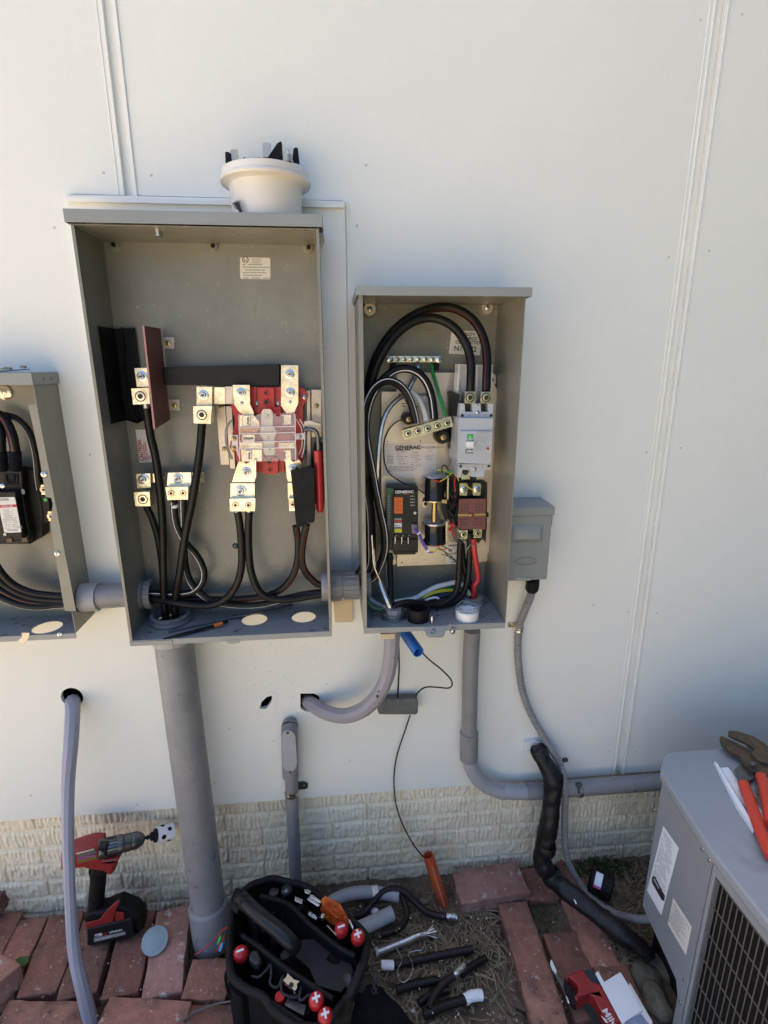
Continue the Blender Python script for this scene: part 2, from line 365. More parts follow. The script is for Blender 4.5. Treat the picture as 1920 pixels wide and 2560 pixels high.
# backing board and its top trim behind the big meter enclosure
b = MB(); b.box(-.509,.040,-.0105,-.0003,.90,1.786).build('backing_board', 'trim', house, bevel=.0008)
b = MB(); b.box(-.5095,.0405,-.0135,-.0004,1.7865,1.7970); b.box(-.508,.039,-.020,-.0137,1.783,1.7925).build('top_trim', 'trim', house, bevel=.0008)
b = MB(); b.box(.0425,.0465,-.006,-.0004,.893,1.797).build('edge_strip', 'trim', house)
b = MB(); b.prism(WY('s', [(833,1498),(882,1498),(882,1556),(838,1556)], -.011), (0,.01,0)).build('edge_block', 'tan', house, bevel=.001)
# caulk patches round the cuts, nail heads, stains
b = MB(); b.prism(WY('B', [(208,1905),(290,1898),(330,1925),(330,1985),(290,2015),(255,2000),(205,1985)], -.012), (0,.0115,0)).build('caulk_patch', 'white', house, bevel=.001)
b = MB(); b.holed(WY('A', [(108,512),(150,520),(208,512),(218,412),(180,400),(112,440)], -.0016), [WY('A', [(116,492),(128,460),(160,430),(192,423),(190,457),(176,478),(160,500),(135,506),(119,502)], -.0016)], (0,.0013,0)).build('caulk_smear', 'trim', house)
nails = [('F',1345,85),('F',1523,62),('F',1210,1093),('F',1382,1067),('F',1116,1924),('F',1262,1905),('E',447,747),('E',653,757),('E',234,983),('E',1542,975),('B',710,912),
 ('B',960,960),('B',1170,965),('B',823,1970),('B',1018,1977),('g',183,922),('g',813,975),('g',1270,845),('6',656,746),('A',516,355),('A',200,692),('A',652,815),('s',915,413),('g',1358,528)]
b = MB()
for k, x, y in nails: b.lathe(w(k,x,y,0), BACKV, [(.0028,0),(.0024,.0005),(.001,.0007)], 12)
b.build('nail_head', mat('weathered_nail_head', (.56,.55,.52), .7), house)
b = MB(); rnd = random.Random(5)
for i in range(170):
    if i < 120: p = w('A', rnd.gauss(190,130), rnd.gauss(200,140), 0)
    else: p = w('A', rnd.gauss(440,60), rnd.gauss(500,25), 0)
    if p.z > .87: continue
    r = rnd.uniform(.0003,.0011); b.lathe(p, BACKV, [(r,0),(r*.7,.0004)], 6)
b.build('grit', 'dirt', house, kind='stuff')
# raked, painted brick base
b = MB(); X0, X1 = -1.25, 1.3; dx = .0019; dz = .0036; nx = int((X1-X0)/dx); nz = int(.40/dz)
joints = [.313-.0575*j for j in range(8)]
for j in range(nz+1):
    z = -.075+j*dz; zr = z
    for i in range(nx+1):
        x = X0+i*dx
        zz = z + .0022*noise.noise(Vector((x*6, 0, z*4)))
        c = int((.313-zz)/.0575+10)-10; dzj = min(abs(zz-(.313-.0575*c)), abs(zz-(.313-.0575*(c+1))))
        off = (c % 2)*.1; u = (x+off+.03) % .2; dxj = min(u, .2-u)
        d = min(dzj, dxj*1.3); jd = max(0, 1-d/.0050)**.6
        wob = noise.noise(Vector((x*28, c*7.3, z*30)))*.0065
        rk = math.sin((x+wob)*2*math.pi/.0125 + 6*noise.noise(Vector((x*11, c*3.1, z*7)))) * (.55+.9*noise.noise(Vector((x*45, c*9, z*45)))) + .8*noise.noise(Vector((x*120, c*4, z*28)))
        am = .0021*(.8+1.0*noise.noise(Vector((x*9, c*5, z*9))))
        h = (1-jd)*(am*rk + .0030*noise.noise(Vector((x*60, 1, z*60))) + .0015*noise.noise(Vector((x*170, 1, z*170)))) - jd*.0085 - .0012*(noise.noise(Vector((x*3, c, 0))))
        b.v.append(Vector((x, .010-h, z)))
for j in range(nz):
    for i in range(nx): a = j*(nx+1)+i; b.f.append((a, a+1, a+nx+2, a+nx+1)); b.m.append(0)
b.build('brick_foundation', 'brickpaint', house, ang=180)
b = MB(); b.box(HX0,X0,.006,.069,-.08,.304); b.box(X1,HX1,.006,.069,-.08,.304); b.box(X0,X1,.03,.069,-.08,.29).build('foundation_wall', 'brickpaint', house)

# paving bricks: each one a thing of its own
def paver(c, L, Wd, rz, z=0, tilt=(0,0), m='paver', label='', th=.056, seed=0):
    rnd = random.Random(seed); b = MB(); n1, n2, n3 = 10, 6, 3
    # a box with worn, uneven edges: subdivided cube pushed by noise
    bm = bmesh.new(); bmesh.ops.create_cube(bm, size=1); bmesh.ops.scale(bm, vec=(L, Wd, th), verts=bm.verts)
    bmesh.ops.bevel(bm, geom=list(bm.edges), offset=.0035, segments=2, affect='EDGES', profile=.6)
    bmesh.ops.subdivide_edges(bm, edges=[e for e in bm.edges if e.calc_length() > .03], cuts=7, use_grid_fill=True)
    for v in bm.verts:
        p = v.co*22 + Vector((seed*3.7, seed, 0)); q = v.co*70 + Vector((seed, 0, 5))
        v.co += Vector((noise.noise(p), noise.noise(p+Vector((9,0,0))), noise.noise(p+Vector((0,9,0)))))*.0036 + Vector((noise.noise(q), noise.noise(q+Vector((5,0,0))), noise.noise(q+Vector((0,5,0)))))*.0020
    me = bpy.data.meshes.new('paving_brick'); bm.to_mesh(me); bm.free(); me.materials.append(M[m])
    me.polygons.foreach_set('use_smooth', [True]*len(me.polygons)); me.set_sharp_from_angle(angle=R(50))
    o = bpy.data.objects.new('paving_brick', me); sc.collection.objects.link(o)
    o.location = (c[0], c[1], z-th/2); o.rotation_euler = (R(tilt[0]), R(tilt[1]), R(rz))
    o['label'] = label; o['category'] = 'brick'; o['group'] = 'red paving bricks laid and loose on the ground'
    return o
BR = [
 ((-.945,-.10),.2,.092,92,-.005,(2,0),'paver','whole paving brick at the left picture edge next to the brick wall'),
 ((-.868,-.115),.2,.088,94,-.012,(0,1),'paver','paving brick second from the left edge, dark gap on its right'),
 ((-.765,-.122),.205,.092,96,-.002,(0,1),'paver','long paving brick just left of the hanging grey tube'),
 ((-.668,-.135),.2,.092,96,-.006,(1,0),'paver2','paving brick half hidden by the hanging tube and the drill battery'),
 ((-.565,-.142),.21,.086,97,-.004,(0,0),'paver','paving brick under the front end of the drill battery'),
 ((-.465,-.150),.22,.092,98,.004,(0,-1),'paver3','dusty paving brick with the round metal disc lying on its edge'),
 ((-.345,-.228),.11,.092,-5,-.002,(0,0),'paver','short half brick in front of the thick conduit base'),
 ((-.720,-.285),.2,.092,-5,-.004,(0,1),'paver2','stained paving brick crosswise in the front row behind the hanging tube'),
 ((-.480,-.308),.2,.092,-8,.002,(1,0),'paver','paving brick crosswise in the front row right of the hanging tube'),
 ((-.285,-.335),.195,.092,-6,-.004,(0,0),'paver','paving brick crosswise in the front row beside the tool bag'),
 ((-.60,-.42),.2,.092,-6,-.004,(0,0),'paver','paving brick crosswise in the nearest row, mostly out of the picture'),
 ((-.39,-.44),.2,.092,-6,-.006,(0,0),'paver2','nearest row paving brick below the bag corner'),
 ((.418,-.068),.205,.096,4.5,.028,(2,0),'paver3','dusty loose brick lying crosswise on the soil by the orange red conduit'),
 ((.468,-.217),.2,.084,88.5,.004,(0,0),'paver','long paving brick running toward the viewer from the dusty loose brick'),
 ((.464,-.416),.2,.084,89,.002,(0,0),'paver2','rusty brown paving brick at the bottom edge left of the red power tool'),
 ((.566,-.062),.1,.086,90,-.002,(0,0),'paver','half brick under the bend of the black wrapped pipe'),
 ((.570,-.305),.2,.09,90,-.004,(0,0),'paver','paving brick under the blade head of the red power tool'),
 ((.655,-.200),.2,.088,86,-.010,(0,2),'paver','dark paving brick lying under the black wrapped pipe'),
 ((.662,-.395),.2,.088,88,-.006,(0,1),'paver','paving brick under the white card by the grey unit'),
 ((.565,-.500),.17,.088,90,-.012,(0,0),'paver2','orange tinted brick below the red power tool at the bottom edge'),
 ((.690,-.028),.09,.07,92,-.010,(0,0),'paver','small dark brick piece against the wall behind the grey flexible conduit'),
]
for i, (c, L, Wd, rz, z, tl, m, lab) in enumerate(BR): paver(c, L, Wd, rz, z, tl, m, lab, seed=i+1)
paver((-1.0,.0-.045), .19, .092, 80, .075, (3,8), 'paver2', 'brick set on top of another against the wall at the left edge', seed=31)
paver((-.885,-.235), .17, .092, 62, .045, (-7,9), 'paver3', 'loose tilted brick lying on the pavers at the lower left edge', seed=32)
paver((-1.0,-.16), .2, .092, 92, -.006, (0,0), 'paver', 'paving brick cut by the left picture edge under the stacked brick', seed=33)

# straw and leaf litter, weeds, stones
def litter(name, m, n, areas, L, lab, seed, wdt=.0014, kind='stuff', lift=.008):
    rnd = random.Random(seed); b = MB()
    for i in range(n):
        ax0, ax1, ay0, ay1 = rnd.choice(areas); x = rnd.uniform(ax0, ax1); y = rnd.uniform(ay0, ay1)
        z = -.018 + rnd.random()*lift; a = rnd.uniform(0, math.pi); l = rnd.uniform(*L); wd = wdt*rnd.uniform(.5,1.4)
        d = Vector((math.cos(a), math.sin(a), rnd.uniform(-.12,.18))); sd_ = Vector((-math.sin(a), math.cos(a), rnd.uniform(-.4,.4)))*wd
        c = Vector((x, y, z)); bend = Vector((-math.sin(a), math.cos(a), 0))*l*rnd.uniform(-.12,.12)+Vector((0,0,l*.05))
        p = [c-d*l/2, c+bend, c+d*l/2]
        b.add([p[0]-sd_*.6,p[0]+sd_*.6,p[1]+sd_,p[1]-sd_,p[2]+sd_*.4,p[2]-sd_*.4], [(0,1,2,3),(3,2,4,5)])
    o = b.build(name, m); o['kind'] = kind; o['label'] = lab; o['category'] = name.replace('_',' '); return o
A1 = [(-.12,.30,-.52,-.01),(.02,.42,-.42,-.06),(.14,.42,-.30,-.12)]; A2 = [(.70,.95,-.2,-.005),(.68,.8,-.3,-.02)]
litter('straw', 'straw', 1500, A1+A2, (.015,.075), 'dry straw and pine needles scattered over the bare soil', 11)
litter('dead_leaves', 'leaf', 420, A1+A2, (.008,.03), 'brown leaf bits lying in the bare soil between the bricks', 12, wdt=.006)
litter('wood_chips', mat('pale_chips', (.5,.42,.32), .8), 260, [(-1,-.3,-.3,-.05),(.3,.7,-.45,-.02),(-.1,.4,-.45,-.05)], (.002,.007), 'tiny pale chips of sawdust and grit on bricks and soil', 13, wdt=.0014, lift=.03).location.z += .015
def weeds(c, n, h, seed, lab):
    rnd = random.Random(seed); b = MB()
    for i in range(n):
        a = rnd.uniform(0, 6.28); r = rnd.random()**.5; p = Vector((c[0]+r*c[2]*math.cos(a), c[1]+r*c[3]*math.sin(a), -.02))
        l = h*rnd.uniform(.4,1); d = Vector((rnd.gauss(0,.6), rnd.gauss(0,.6), 1)).normalized(); s_ = ortho(d)[0]*rnd.uniform(.0015,.004)
        q = p+d*l*.6; e = q+Vector((d.x, d.y, -.1))*l*.5
        b.add([p-s_*.4,p+s_*.4,q+s_,q-s_,e], [(0,1,2,3),(3,2,4)])
    o = b.build('weeds', 'weed'); o['kind'] = 'stuff'; o['label'] = lab; o['category'] = 'weeds'
weeds((.77,-.03,.10,.03), 260, .05, 3, 'low green weeds at the foot of the wall beside the grey unit')
weeds((.055,-.14,.06,.05), 120, .035, 4, 'sparse grass beside the cut grey conduit pieces on the soil')
weeds((-.87,-.175,.02,.02), 40, .018, 5, 'tiny green weed in the gap by the loose tilted brick')
weeds((.53,-.155,.05,.04), 60, .03, 6, 'moss and grass in the gap between right hand bricks')
hb = MB(); hx = 34  # unseen leafy screen, added to darken the light from the right
for j in range(19):
    for i in range(hx+1):
        y = -.5-6.5*i/hx; z = -.07+3.6*j/18; p = Vector((2.3, y, z)); d = .28*noise.noise(p*2.2)+.14*noise.noise(p*7); hb.v.append(Vector((2.3+d-.10*(j/18), y, z)))
for j in range(18):
    for i in range(hx): a = j*(hx+1)+i; hb.f.append((a, a+1, a+hx+2, a+hx+1)); hb.m.append(0)
hb.box(2.75,3.3,-7.0,-.5,-.07,3.5)
hd = thing('blocker', (2.6,-3.5,-.05), 'added unseen hedge standing beyond the right side of the grey unit', 'blocker'); hb.build('blocker_leaves', mat('blocker_leaf', (.035,.05,.022), .9, var=.6, vscale=30, bump=.02, bscale=40), hd, ang=180)
def stone(c, r, sc3, seed, lab):
    b = MB(); b.ball((0,0,0), r, *sc3, n=24)
    for v in b.v: v += v.normalized()*r*(.35*noise.noise(v*22+Vector((seed,0,0)))+.12*noise.noise(v*70))
    b.v = [v+Vector(c) for v in b.v]
    o = b.build('stone', 'stone'); o['label'] = lab; o['category'] = 'stone'; o['group'] = 'rounded stones under the grey unit'
stone(g('D',1400,985,-.02), .04, (.9,1.1,.6), 1, 'rounded mossy stone under the end of the black wrapped pipe')
stone(g('D',1440,1140,-.02), .042, (.8,1.0,.6), 2, 'lowest rounded stone beside the card and the grey unit post')
stone(g('D',1510,900,-.02), .036, (1.0,.9,.7), 3, 'pale stone in the dark gap below the unit panel edge')

# ================================================================== big meter enclosure
ME = thing('meter_enclosure', (-.232,-.08,.885), 'large open grey steel meter enclosure with a red meter base inside', 'electrical box')
xl, xr, yf, yb, zb, zt = -.451, -.0135, -.150, -.0125, .893, 1.7145; t = .0016
b = MB()
b.box(xl,xr,yb,yb+.0014,zb,zt)
b.box(xl,xl+t,yf,yb-.0002,zb,zt); b.box(xr-t,xr,yf,yb-.0002,zb,zt); b.box(xl+t,xr-t,yf+.001,yb-.0002,zt-t,zt)
b.box(xl+t,xl+t+.004,yf,yf+.0012,zb,zt-t-.0002); b.box(xr-t-.004,xr-t,yf,yf+.0012,zb,zt-t-.0002)
b.build('cabinet', 'steelin', ME)
def zc(c, r, n=32, z=.893): return [Vector((c[0]+r*math.cos(2*math.pi*i/n), c[1]+r*math.sin(2*math.pi*i/n), z)) for i in range(n)]
b = MB(); b.holed([(xl+t,yf,.893),(xr-t,yf,.893),(xr-t,yb,.893),(xl+t,yb,.893)], [zc((-.195,-.072),.0295), zc((-.080,-.070),.0285), zc((-.389,-.060),.040)], (0,0,-t))
b.build('floor', 'floorp', ME)
b = MB(); b.box(xl,xr,yf-.0015,yf-.0002,.8815,.8945); b.box(xl,xl+.09,yf-.0032,yf-.0018,.884,.8925)
b.prism(WY('3', [(855,1150),(945,1147),(945,1165),(915,1172),(880,1173),(858,1165)], -.1525), (0,.0014,0)); b.build('front_lip', 'steel', ME, bevel=.0004)
b = MB(); b.box(-.458,-.006,-.156,-.0145,1.7355,1.7372); b.box(-.458,-.006,-.157,-.1556,1.7155,1.7368); b.box(-.4585,-.4568,-.1555,-.0145,1.7155,1.7354); b.box(-.0075,-.0058,-.1555,-.0145,1.7155,1.7354)
b.build('hood', 'steel', ME, bevel=.0009)
for x, y in ((300,625),(848,632),(1375,640)):
    P = w('1',x,y,-.0128); b = MB(); b.lathe(P, BACKV, [(.0125,0),(.010,.0015),(.0075,.0045),(.0075,.0045)], 24); b.mi = 1
    b.lathe(P+BACKV*.0046, BACKV, [(.0048,0),(.0048,.002)], 6); b.build('mounting_screw', ['steelin','blackm'], ME)
b = MB(); P = w('1',545,560,-.11); b.lathe(P+ZV*.01, -ZV, [(.009,0),(.009,.007),(.007,.007),(.007,.016),(.004,.018)], 12).build('latch_screw', 'zinc', ME)
b = MB(); b.prism(W('1', [(362,512,-.14),(718,520,-.14),(718,548,-.10),(600,545,-.10),(600,530,-.12),(362,520,-.12)]), (0,0,.001)).build('catch_strip', 'tin', ME)
for x0_, y0_, r0 in ((1190,750,72),(1190,760,98),(690,770,60),(690,772,86)):
    P = w('3',x0_,y0_,-.0126); r = r0*.3918/FPX*1.24; b = MB(); b.lathe(P, BACKV, [(r-.0006,0),(r-.0003,.0005),(r+.0003,.0005),(r+.0006,0)], 40, cap=False).build('knockout_ring', 'steelin', ME)
b = MB(); P = w('3',915,548,-.0126); b.lathe(P, BACKV, [(.007,0),(.005,.002),(.002,.004)], 18).build('mounting_screw', 'steeld', ME)
# stickers
st = MB(); st.plate('1', [(995,698),(1000,693),(1158,695),(1163,701),(1163,810),(1158,815),(1003,812),(996,806)], -.0131, .0005); st = st.build('rating_sticker', 'paperw', ME)
b = MB(); p0 = w('1',1008,735,-.0133); scribble(b, p0, XV, ZV, 7, .055, .0052, fill=.9, seed=4); b.build('print', 'inkg', st)
b = MB()
for a0, a1 in ((100,260),(-80,80)):
    for k in range(8):
        q0 = a0+(a1-a0)*k/8; q1 = a0+(a1-a0)*(k+1)/8; P = w('1',1025,706,-.0134)
        f = lambda q, r: P+Vector((math.cos(R(q))*r,0,math.sin(R(q))*r))
        b.add([f(q0,.005),f(q0,.0066),f(q1,.0066),f(q1,.005)], [(0,1,2,3)])
b.ob(w('1',1021,709,-.0134),(.0011,.0003,.005)); b.ob(w('1',1029,709,-.0134),(.0011,.0003,.005)); b.build('emblem', 'ink', st)
b = MB(); p0 = w('1',1062,705,-.0133); scribble(b, p0, XV, ZV, 4, .022, .0035, fill=1, seed=5); b.build('print', 'inkg', st)
st = MB(); st.plate('2', [(277,751),(346,750),(385,958),(304,962)], -.0131, .0005); st = st.build('caution_sticker', 'paperw', ME)
text('CAUTION:', w('2',332,950,-.0136), .0112, 'inkr', st, rot=R(92), bold=.03, xs=.9)
for i, s_ in enumerate(('WIRE OVERHEAD', 'NEUTRAL BETWEEN', 'LUGS')): text(s_, w('2',347+i*14,948-i*3,-.0136), .0045, 'inkr', st, rot=R(92), bold=.01)
# black insulating sheet in the left corner, red fibre barrier
b = MB(); b.box(-.4485,-.4472,-.098,-.0145,1.357,1.546)
b.prism([Vector((-.447,-.019,1.546)),Vector((-.447,-.019,1.357))]+W('2', [(215,690,-.022),(290,712,-.045),(335,690,-.03),(300,350,-.022),(272,100,-.022)]), (0,.0012,0)); b.tube(W('2', [(188,98,-.028),(200,250,-.030),(205,420,-.034),(250,600,-.044),(290,712,-.05)]), .0016, n=8); b.build('insulating_sheet', 'blackm', ME)
b = MB(); b.prism([(-.3525,-.022,1.5465),(-.3525,-.125,1.545),(-.3525,-.130,1.349),(-.3525,-.022,1.357)], (-.0035,0,0)); b.mi = 1
b.prism([(-.3525,-.1252,1.545),(-.3525,-.1262,1.545),(-.3525,-.1312,1.349),(-.3525,-.1302,1.349)], (-.0035,0,0)); b.build('fibre_barrier', ['fibre','fibree'], ME)
for pts, c in ((((455,157),(525,160),(525,235),(460,233)),(487,197)), (((483,560),(558,558),(560,630),(490,628)),(528,595))):
    br_ = MB().plate('2', pts, -.017, .0012).build('barrier_bracket', 'galv', ME); bolt(w('2',*c,-.0172), .0055, br_, 'screw', 'gold', nut=False)
# bus bars, lugs
def metal(k, pts, Y, th, name='bus_bar', m='tin', bevel=.0008, parent=ME): return MB().plate(k, pts, Y, th).build(name, m, parent, bevel=bevel)
def block(k, pts, Y, th, rings, rr, parent=ME, name='lug_block'):
    b = MB(); b.plate(k, pts, Y, th)
    for x, y in rings: hexsock(b, w(k,x,y,Y)+BACKV*.0001, rr)
    return b.build(name, ['tin','ink'], parent)
o = metal('2', [(445,352),(1203,332),(1203,468),(460,466)], -.062, .012, 'insulated_bus_bar', 'black', .003)
o = metal('2', [(1206,337),(1318,338),(1318,586),(1293,640),(1240,650),(1205,600)], -.078, .004)
bolt(w('2',1262,397,-.0781), .0098, o); bolt(w('2',1265,512,-.0781), .0098, o); bolt(w('2',1264,574,-.0781), .0035, o, 'screw', nut=False)
o = metal('2', [(268,356),(356,354),(372,478),(285,480)], -.070, .004); bolt(w('2',320,411,-.0701), .0105, o)
block('2', [(250,489),(362,483),(370,588),(262,590)], -.095, .03, [(310,538)], .0125)
o = metal('2', [(664,474),(769,476),(768,600),(666,600)], -.070, .004); bolt(w('2',712,530,-.0701), .0105, o)
metal('2', [(769,478),(850,478),(850,590),(769,590)], -.060, .003); metal('2', [(850,474),(900,474),(900,588),(850,588)], -.064, .003, m='galv')
block('2', [(646,602),(765,600),(756,714),(649,710)], -.092, .03, [(701,656)], .0125)
o = metal('2', [(896,464),(1008,464),(1010,585),(1034,640),(1035,678),(1000,680),(940,640),(903,588)], -.078, .004)
bolt(w('2',952,514,-.0781), .0105, o); bolt(w('2',957,580,-.0781), .0035, o, 'screw', nut=False)
for pts in (((790,592),(850,600),(875,976),(822,976)), ((852,600),(892,600),(915,1000),(880,1000)), ((1368,500),(1393,500),(1397,980),(1372,980)), ((1400,494),(1462,494),(1466,800),(1402,800))):
    metal('2', pts, -.03, .012, 'mounting_channel', 'galv')
for x, y in ((825,606),(845,872),(1433,598)): bolt(w('2',x,y,-.0302), .005, ME, 'channel_screw', 'gold', nut=False)
# red moulded meter base
RB = MB()
RB.plate('m', [(240,110),(1240,100),(1320,140),(1358,220),(1340,310),(1290,380),(1290,1180),(1270,1215),(1015,1215),(1012,1362),(590,1365),(592,1215),(300,1215),(285,1100),(200,1005),(225,880),(285,600),(222,400)], -.052, .025)
RB.plate('m', [(632,112),(858,112),(868,400),(960,400),(960,520),(560,520),(560,400),(622,400)], -.062, .0095)
RB.plate('m', [(700,1150),(915,1150),(917,1395),(705,1395)], -.066, .0135)
for x0_, x1_ in ((560,590),(930,965)): RB.plate('m', [(x0_,100),(x1_,100),(x1_,420),(x0_,420)], -.058, .0055)
for x, y, r in ((740,192,.003),(748,328,.0045),(800,1330,.003),(798,1195,.0055)):
    Y = -.0622 if y < 1000 else -.0662
    RB.mi = 0; RB.lathe(w('m',x,y,Y), BACKV, [(r*1.9,0),(r*1.7,.002),(r*1.1,.002),(r*1.1,.0)], 20, cap=False); RB.mi = 1; RB.lathe(w('m',x,y,Y), BACKV, [(r,0),(r,.0004)], 18)
rb = RB.build('meter_base', ['red','ink'], ME, bevel=.0012)
for x, y in ((600,350),(920,350),(1303,253)): bolt(w('m',x,y,-.0525), .0052, rb, 'screw', 'zinc', nut=False)
for P4, d in (((400,530),(500,530),(500,685),(400,680)),'l'), (((975,520),(1110,515),(1110,660),(985,665)),'r'), (((425,1050),(515,1050),(520,1200),(430,1205)),'l'), (((1003,1042),(1108,1038),(1110,1195),(1010,1200)),'r'):
    b = MB(); b.plate('m', P4, -.092, .03); xs_ = [p[0] for p in P4]; ys_ = [p[1] for p in P4]; b.mi = 1
    sx_ = (max(xs_)-26) if d == 'l' else (min(xs_)+14)
    b.plate('m', [(sx_-14,min(ys_)+20),(sx_+14,min(ys_)+20),(sx_+14,max(ys_)-25),(sx_-14,max(ys_)-25)], -.0925, .0006); b.build('jaw', ['tin','ink'], rb, bevel=.0012)
b = MB(); b.plate('m', [(385,808),(575,808),(575,925),(390,930)], -.088, .02); b.mi = 1; b.plate('m', [(402,848),(555,845),(555,882),(402,884)], -.0885, .0008); b.build('jaw_slot', ['tin','ink'], rb, bevel=.001)
metal('m', [(700,430),(805,430),(840,472),(840,690),(888,740),(890,805),(862,862),(878,1080),(850,1116),(740,1116),(706,1080),(700,880),(655,822),(655,742),(670,700),(668,480)], -.097, .002, 'centre_plate', 'galv', .0004, rb)
for x, y in ((762,538),(772,850),(792,1030)): bolt(w('m',x,y,-.0972), .003, rb, 'rivet', 'zinc', nut=False)
metal('m', [(350,715),(640,715),(600,780),(350,790)], -.0875, .002, 'contact_spring', 'bronze', .0004, rb); metal('m', [(350,935),(690,935),(690,1010),(360,1010)], -.0875, .002, 'contact_spring', 'tin', .0004, rb)
metal('m', [(350,520),(560,520),(640,620),(650,690),(350,690)], -.084, .002, 'contact_spring', 'tin', .0004, rb); metal('m', [(370,1030),(680,1030),(680,1200),(380,1210)], -.084, .002, 'contact_spring', 'tin', .0004, rb)
metal('m', [(925,930),(1165,930),(1165,1015),(925,1015)], -.084, .002, 'contact_spring', 'tin', .0004, rb)
metal('m', [(930,810),(1100,810),(1100,905),(930,905)], -.0870, .002, 'fuse_window', 'redg', .0004, rb)
sh_ = MB(); sh_.plate('m', [(325,512),(555,515),(560,545),(640,505),(665,505),(845,498),(885,500),(890,540),(940,540),(955,500),(1165,470),(1172,800),(1180,900),(1215,1180),(1000,1200),(960,1200),(940,1165),(925,1205),(720,1205),(595,1215),(590,1175),(560,1180),(550,1210),(385,1210),(350,900)], -.1005, .0013)
sh_ = sh_.build('clear_shield', 'clearp', rb)
for y in (703,793,922,1015):
    MB().plate('m', [(345,y),(1168,y-22),(1168,y-10),(345,y+13)], -.106, .0055).build('shield_rib', 'clearr', sh_)
for xx in (335, 1165): MB().plate('m', [(xx,515),(xx+12,512),(xx+20,1200),(xx+8,1200)], -.106, .0055).build('shield_rib', 'clearr', sh_)
for pts in (((225,598),(165,690),(148,800),(155,930),(185,1050),(238,1172)),): MB().tube(WY('m', pts, -.075), .0035, n=4, ref=(1,0,0)).build('arc_band', 'steeld', rb)
MB().tube(WY('m', [(1240,580),(1290,670),(1312,760),(1315,900),(1300,1040),(1270,1150)], -.08), .0014, n=8).build('arc_band', 'clearr', rb)
MB().tube(WY('m', [(1175,560),(1230,650),(1270,740),(1272,960),(1225,1110)], -.08), .001, n=8).build('arc_band', 'clearr', rb)
MB().plate('m', [(1170,795),(1310,790),(1312,880),(1172,880)], -.082, .0012).build('side_clip', 'clearr', rb); bolt(w('m',1238,838,-.0822), .004, rb, 'screw', 'zinc', nut=False)
MB().plate('m', [(200,815),(322,815),(325,1000),(350,1180),(300,1050),(230,980),(235,900),(200,880)], -.082, .0012).build('side_clip', 'clearr', rb)
for x, y in ((265,862),(262,1008)): bolt(w('m',x,y,-.0822), .0052, rb, 'screw', 'gold', nut=False)
# load side lugs
o = metal('m', [(330,1205),(420,1212),(445,1240),(560,1180),(590,1450),(575,1512),(232,1512),(300,1290)], -.085, .004); bolt(w('m',450,1362,-.0851), .0112, o)
metal('m', [(563,1175),(592,1180),(595,1450),(580,1460)], -.096, .012, 'lug_flange')
o = metal('2', [(882,1093),(1040,1093),(1040,1192),(882,1192)], -.092, .005); bolt(w('2',949,1140,-.0921), .0125, o)
block('2', [(878,1193),(1042,1190),(1040,1271),(880,1272)], -.108, .026, [(916,1232),(998,1232)], .0078)
o = metal('m', [(1022,1195),(1110,1180),(1145,1210),(1230,1175),(1310,1280),(1300,1500),(1060,1510),(1045,1440)], -.085, .004); bolt(w('m',1135,1320,-.0851), .0112, o)
metal('2', [(1247,1090),(1340,1090),(1340,1192),(1250,1192)], -.092, .005); block('2', [(1255,1190),(1345,1190),(1345,1268),(1260,1270)], -.108, .026, [(1280,1228)], .0078)
# neutral bars
metal('3', [(372,86),(470,86),(470,145),(372,145)], -.05, .006); metal('3', [(688,78),(714,78),(712,147),(690,147)], -.055, .01)
metal('3', [(610,160),(688,160),(688,200),(612,200)], -.052, .02)
o = metal('3', [(278,88),(372,84),(376,178),(286,184)], -.060, .004); bolt(w('3',330,122,-.0601), .0115, o)
o = metal('3', [(482,80),(634,78),(634,165),(476,168)], -.065, .004); bolt(w('3',548,117,-.0651), .0115, o); metal('3', [(634,80),(692,78),(692,160),(634,162)], -.060, .004)
block('3', [(265,207),(366,204),(373,294),(276,295)], -.085, .03, [(325,250)], .0125)
block('3', [(468,174),(613,172),(612,252),(482,256)], -.088, .024, [(505,212),(582,211)], .0078)
bolt(w('3',452,112,-.0502), .0045, ME, 'screw', 'gold', nut=False)
# cut-out handle with red sleeve, black shields
lev = MB(); lev.tube(WY('2', [(1350,752),(1385,748),(1418,754),(1438,780),(1443,830),(1446,900)], -.10), .0042, n=14).build('lever_rod', 'steeld', ME)
MB().tube(WY('2', [(1440,885),(1446,1000),(1452,1130),(1456,1275)], -.102), lambda t: .0088 if t < .97 else .0062, n=18).build('lever_sleeve', 'redg', ME)
MB().plate('2', [(1352,700),(1385,690),(1462,712),(1462,733),(1380,733),(1352,728)], -.085, .015).build('lever_bracket', 'galv', ME, bevel=.001)
MB().plate('2', [(1420,832),(1478,832),(1485,1224),(1400,1226),(1390,1000)], -.055, .0015).build('inner_shield', 'blackm', ME)
MB().plate('3', [(1267,68),(1392,38),(1418,60),(1420,385),(1410,402),(1385,400),(1380,412),(1305,436)], -.128, .0014).build('lug_shield', 'blackm', ME)
MB().plate('3', [(1392,38),(1398,38),(1424,270),(1420,390),(1405,400)], -.1265, .03).build('shield_side', 'blackm', ME)

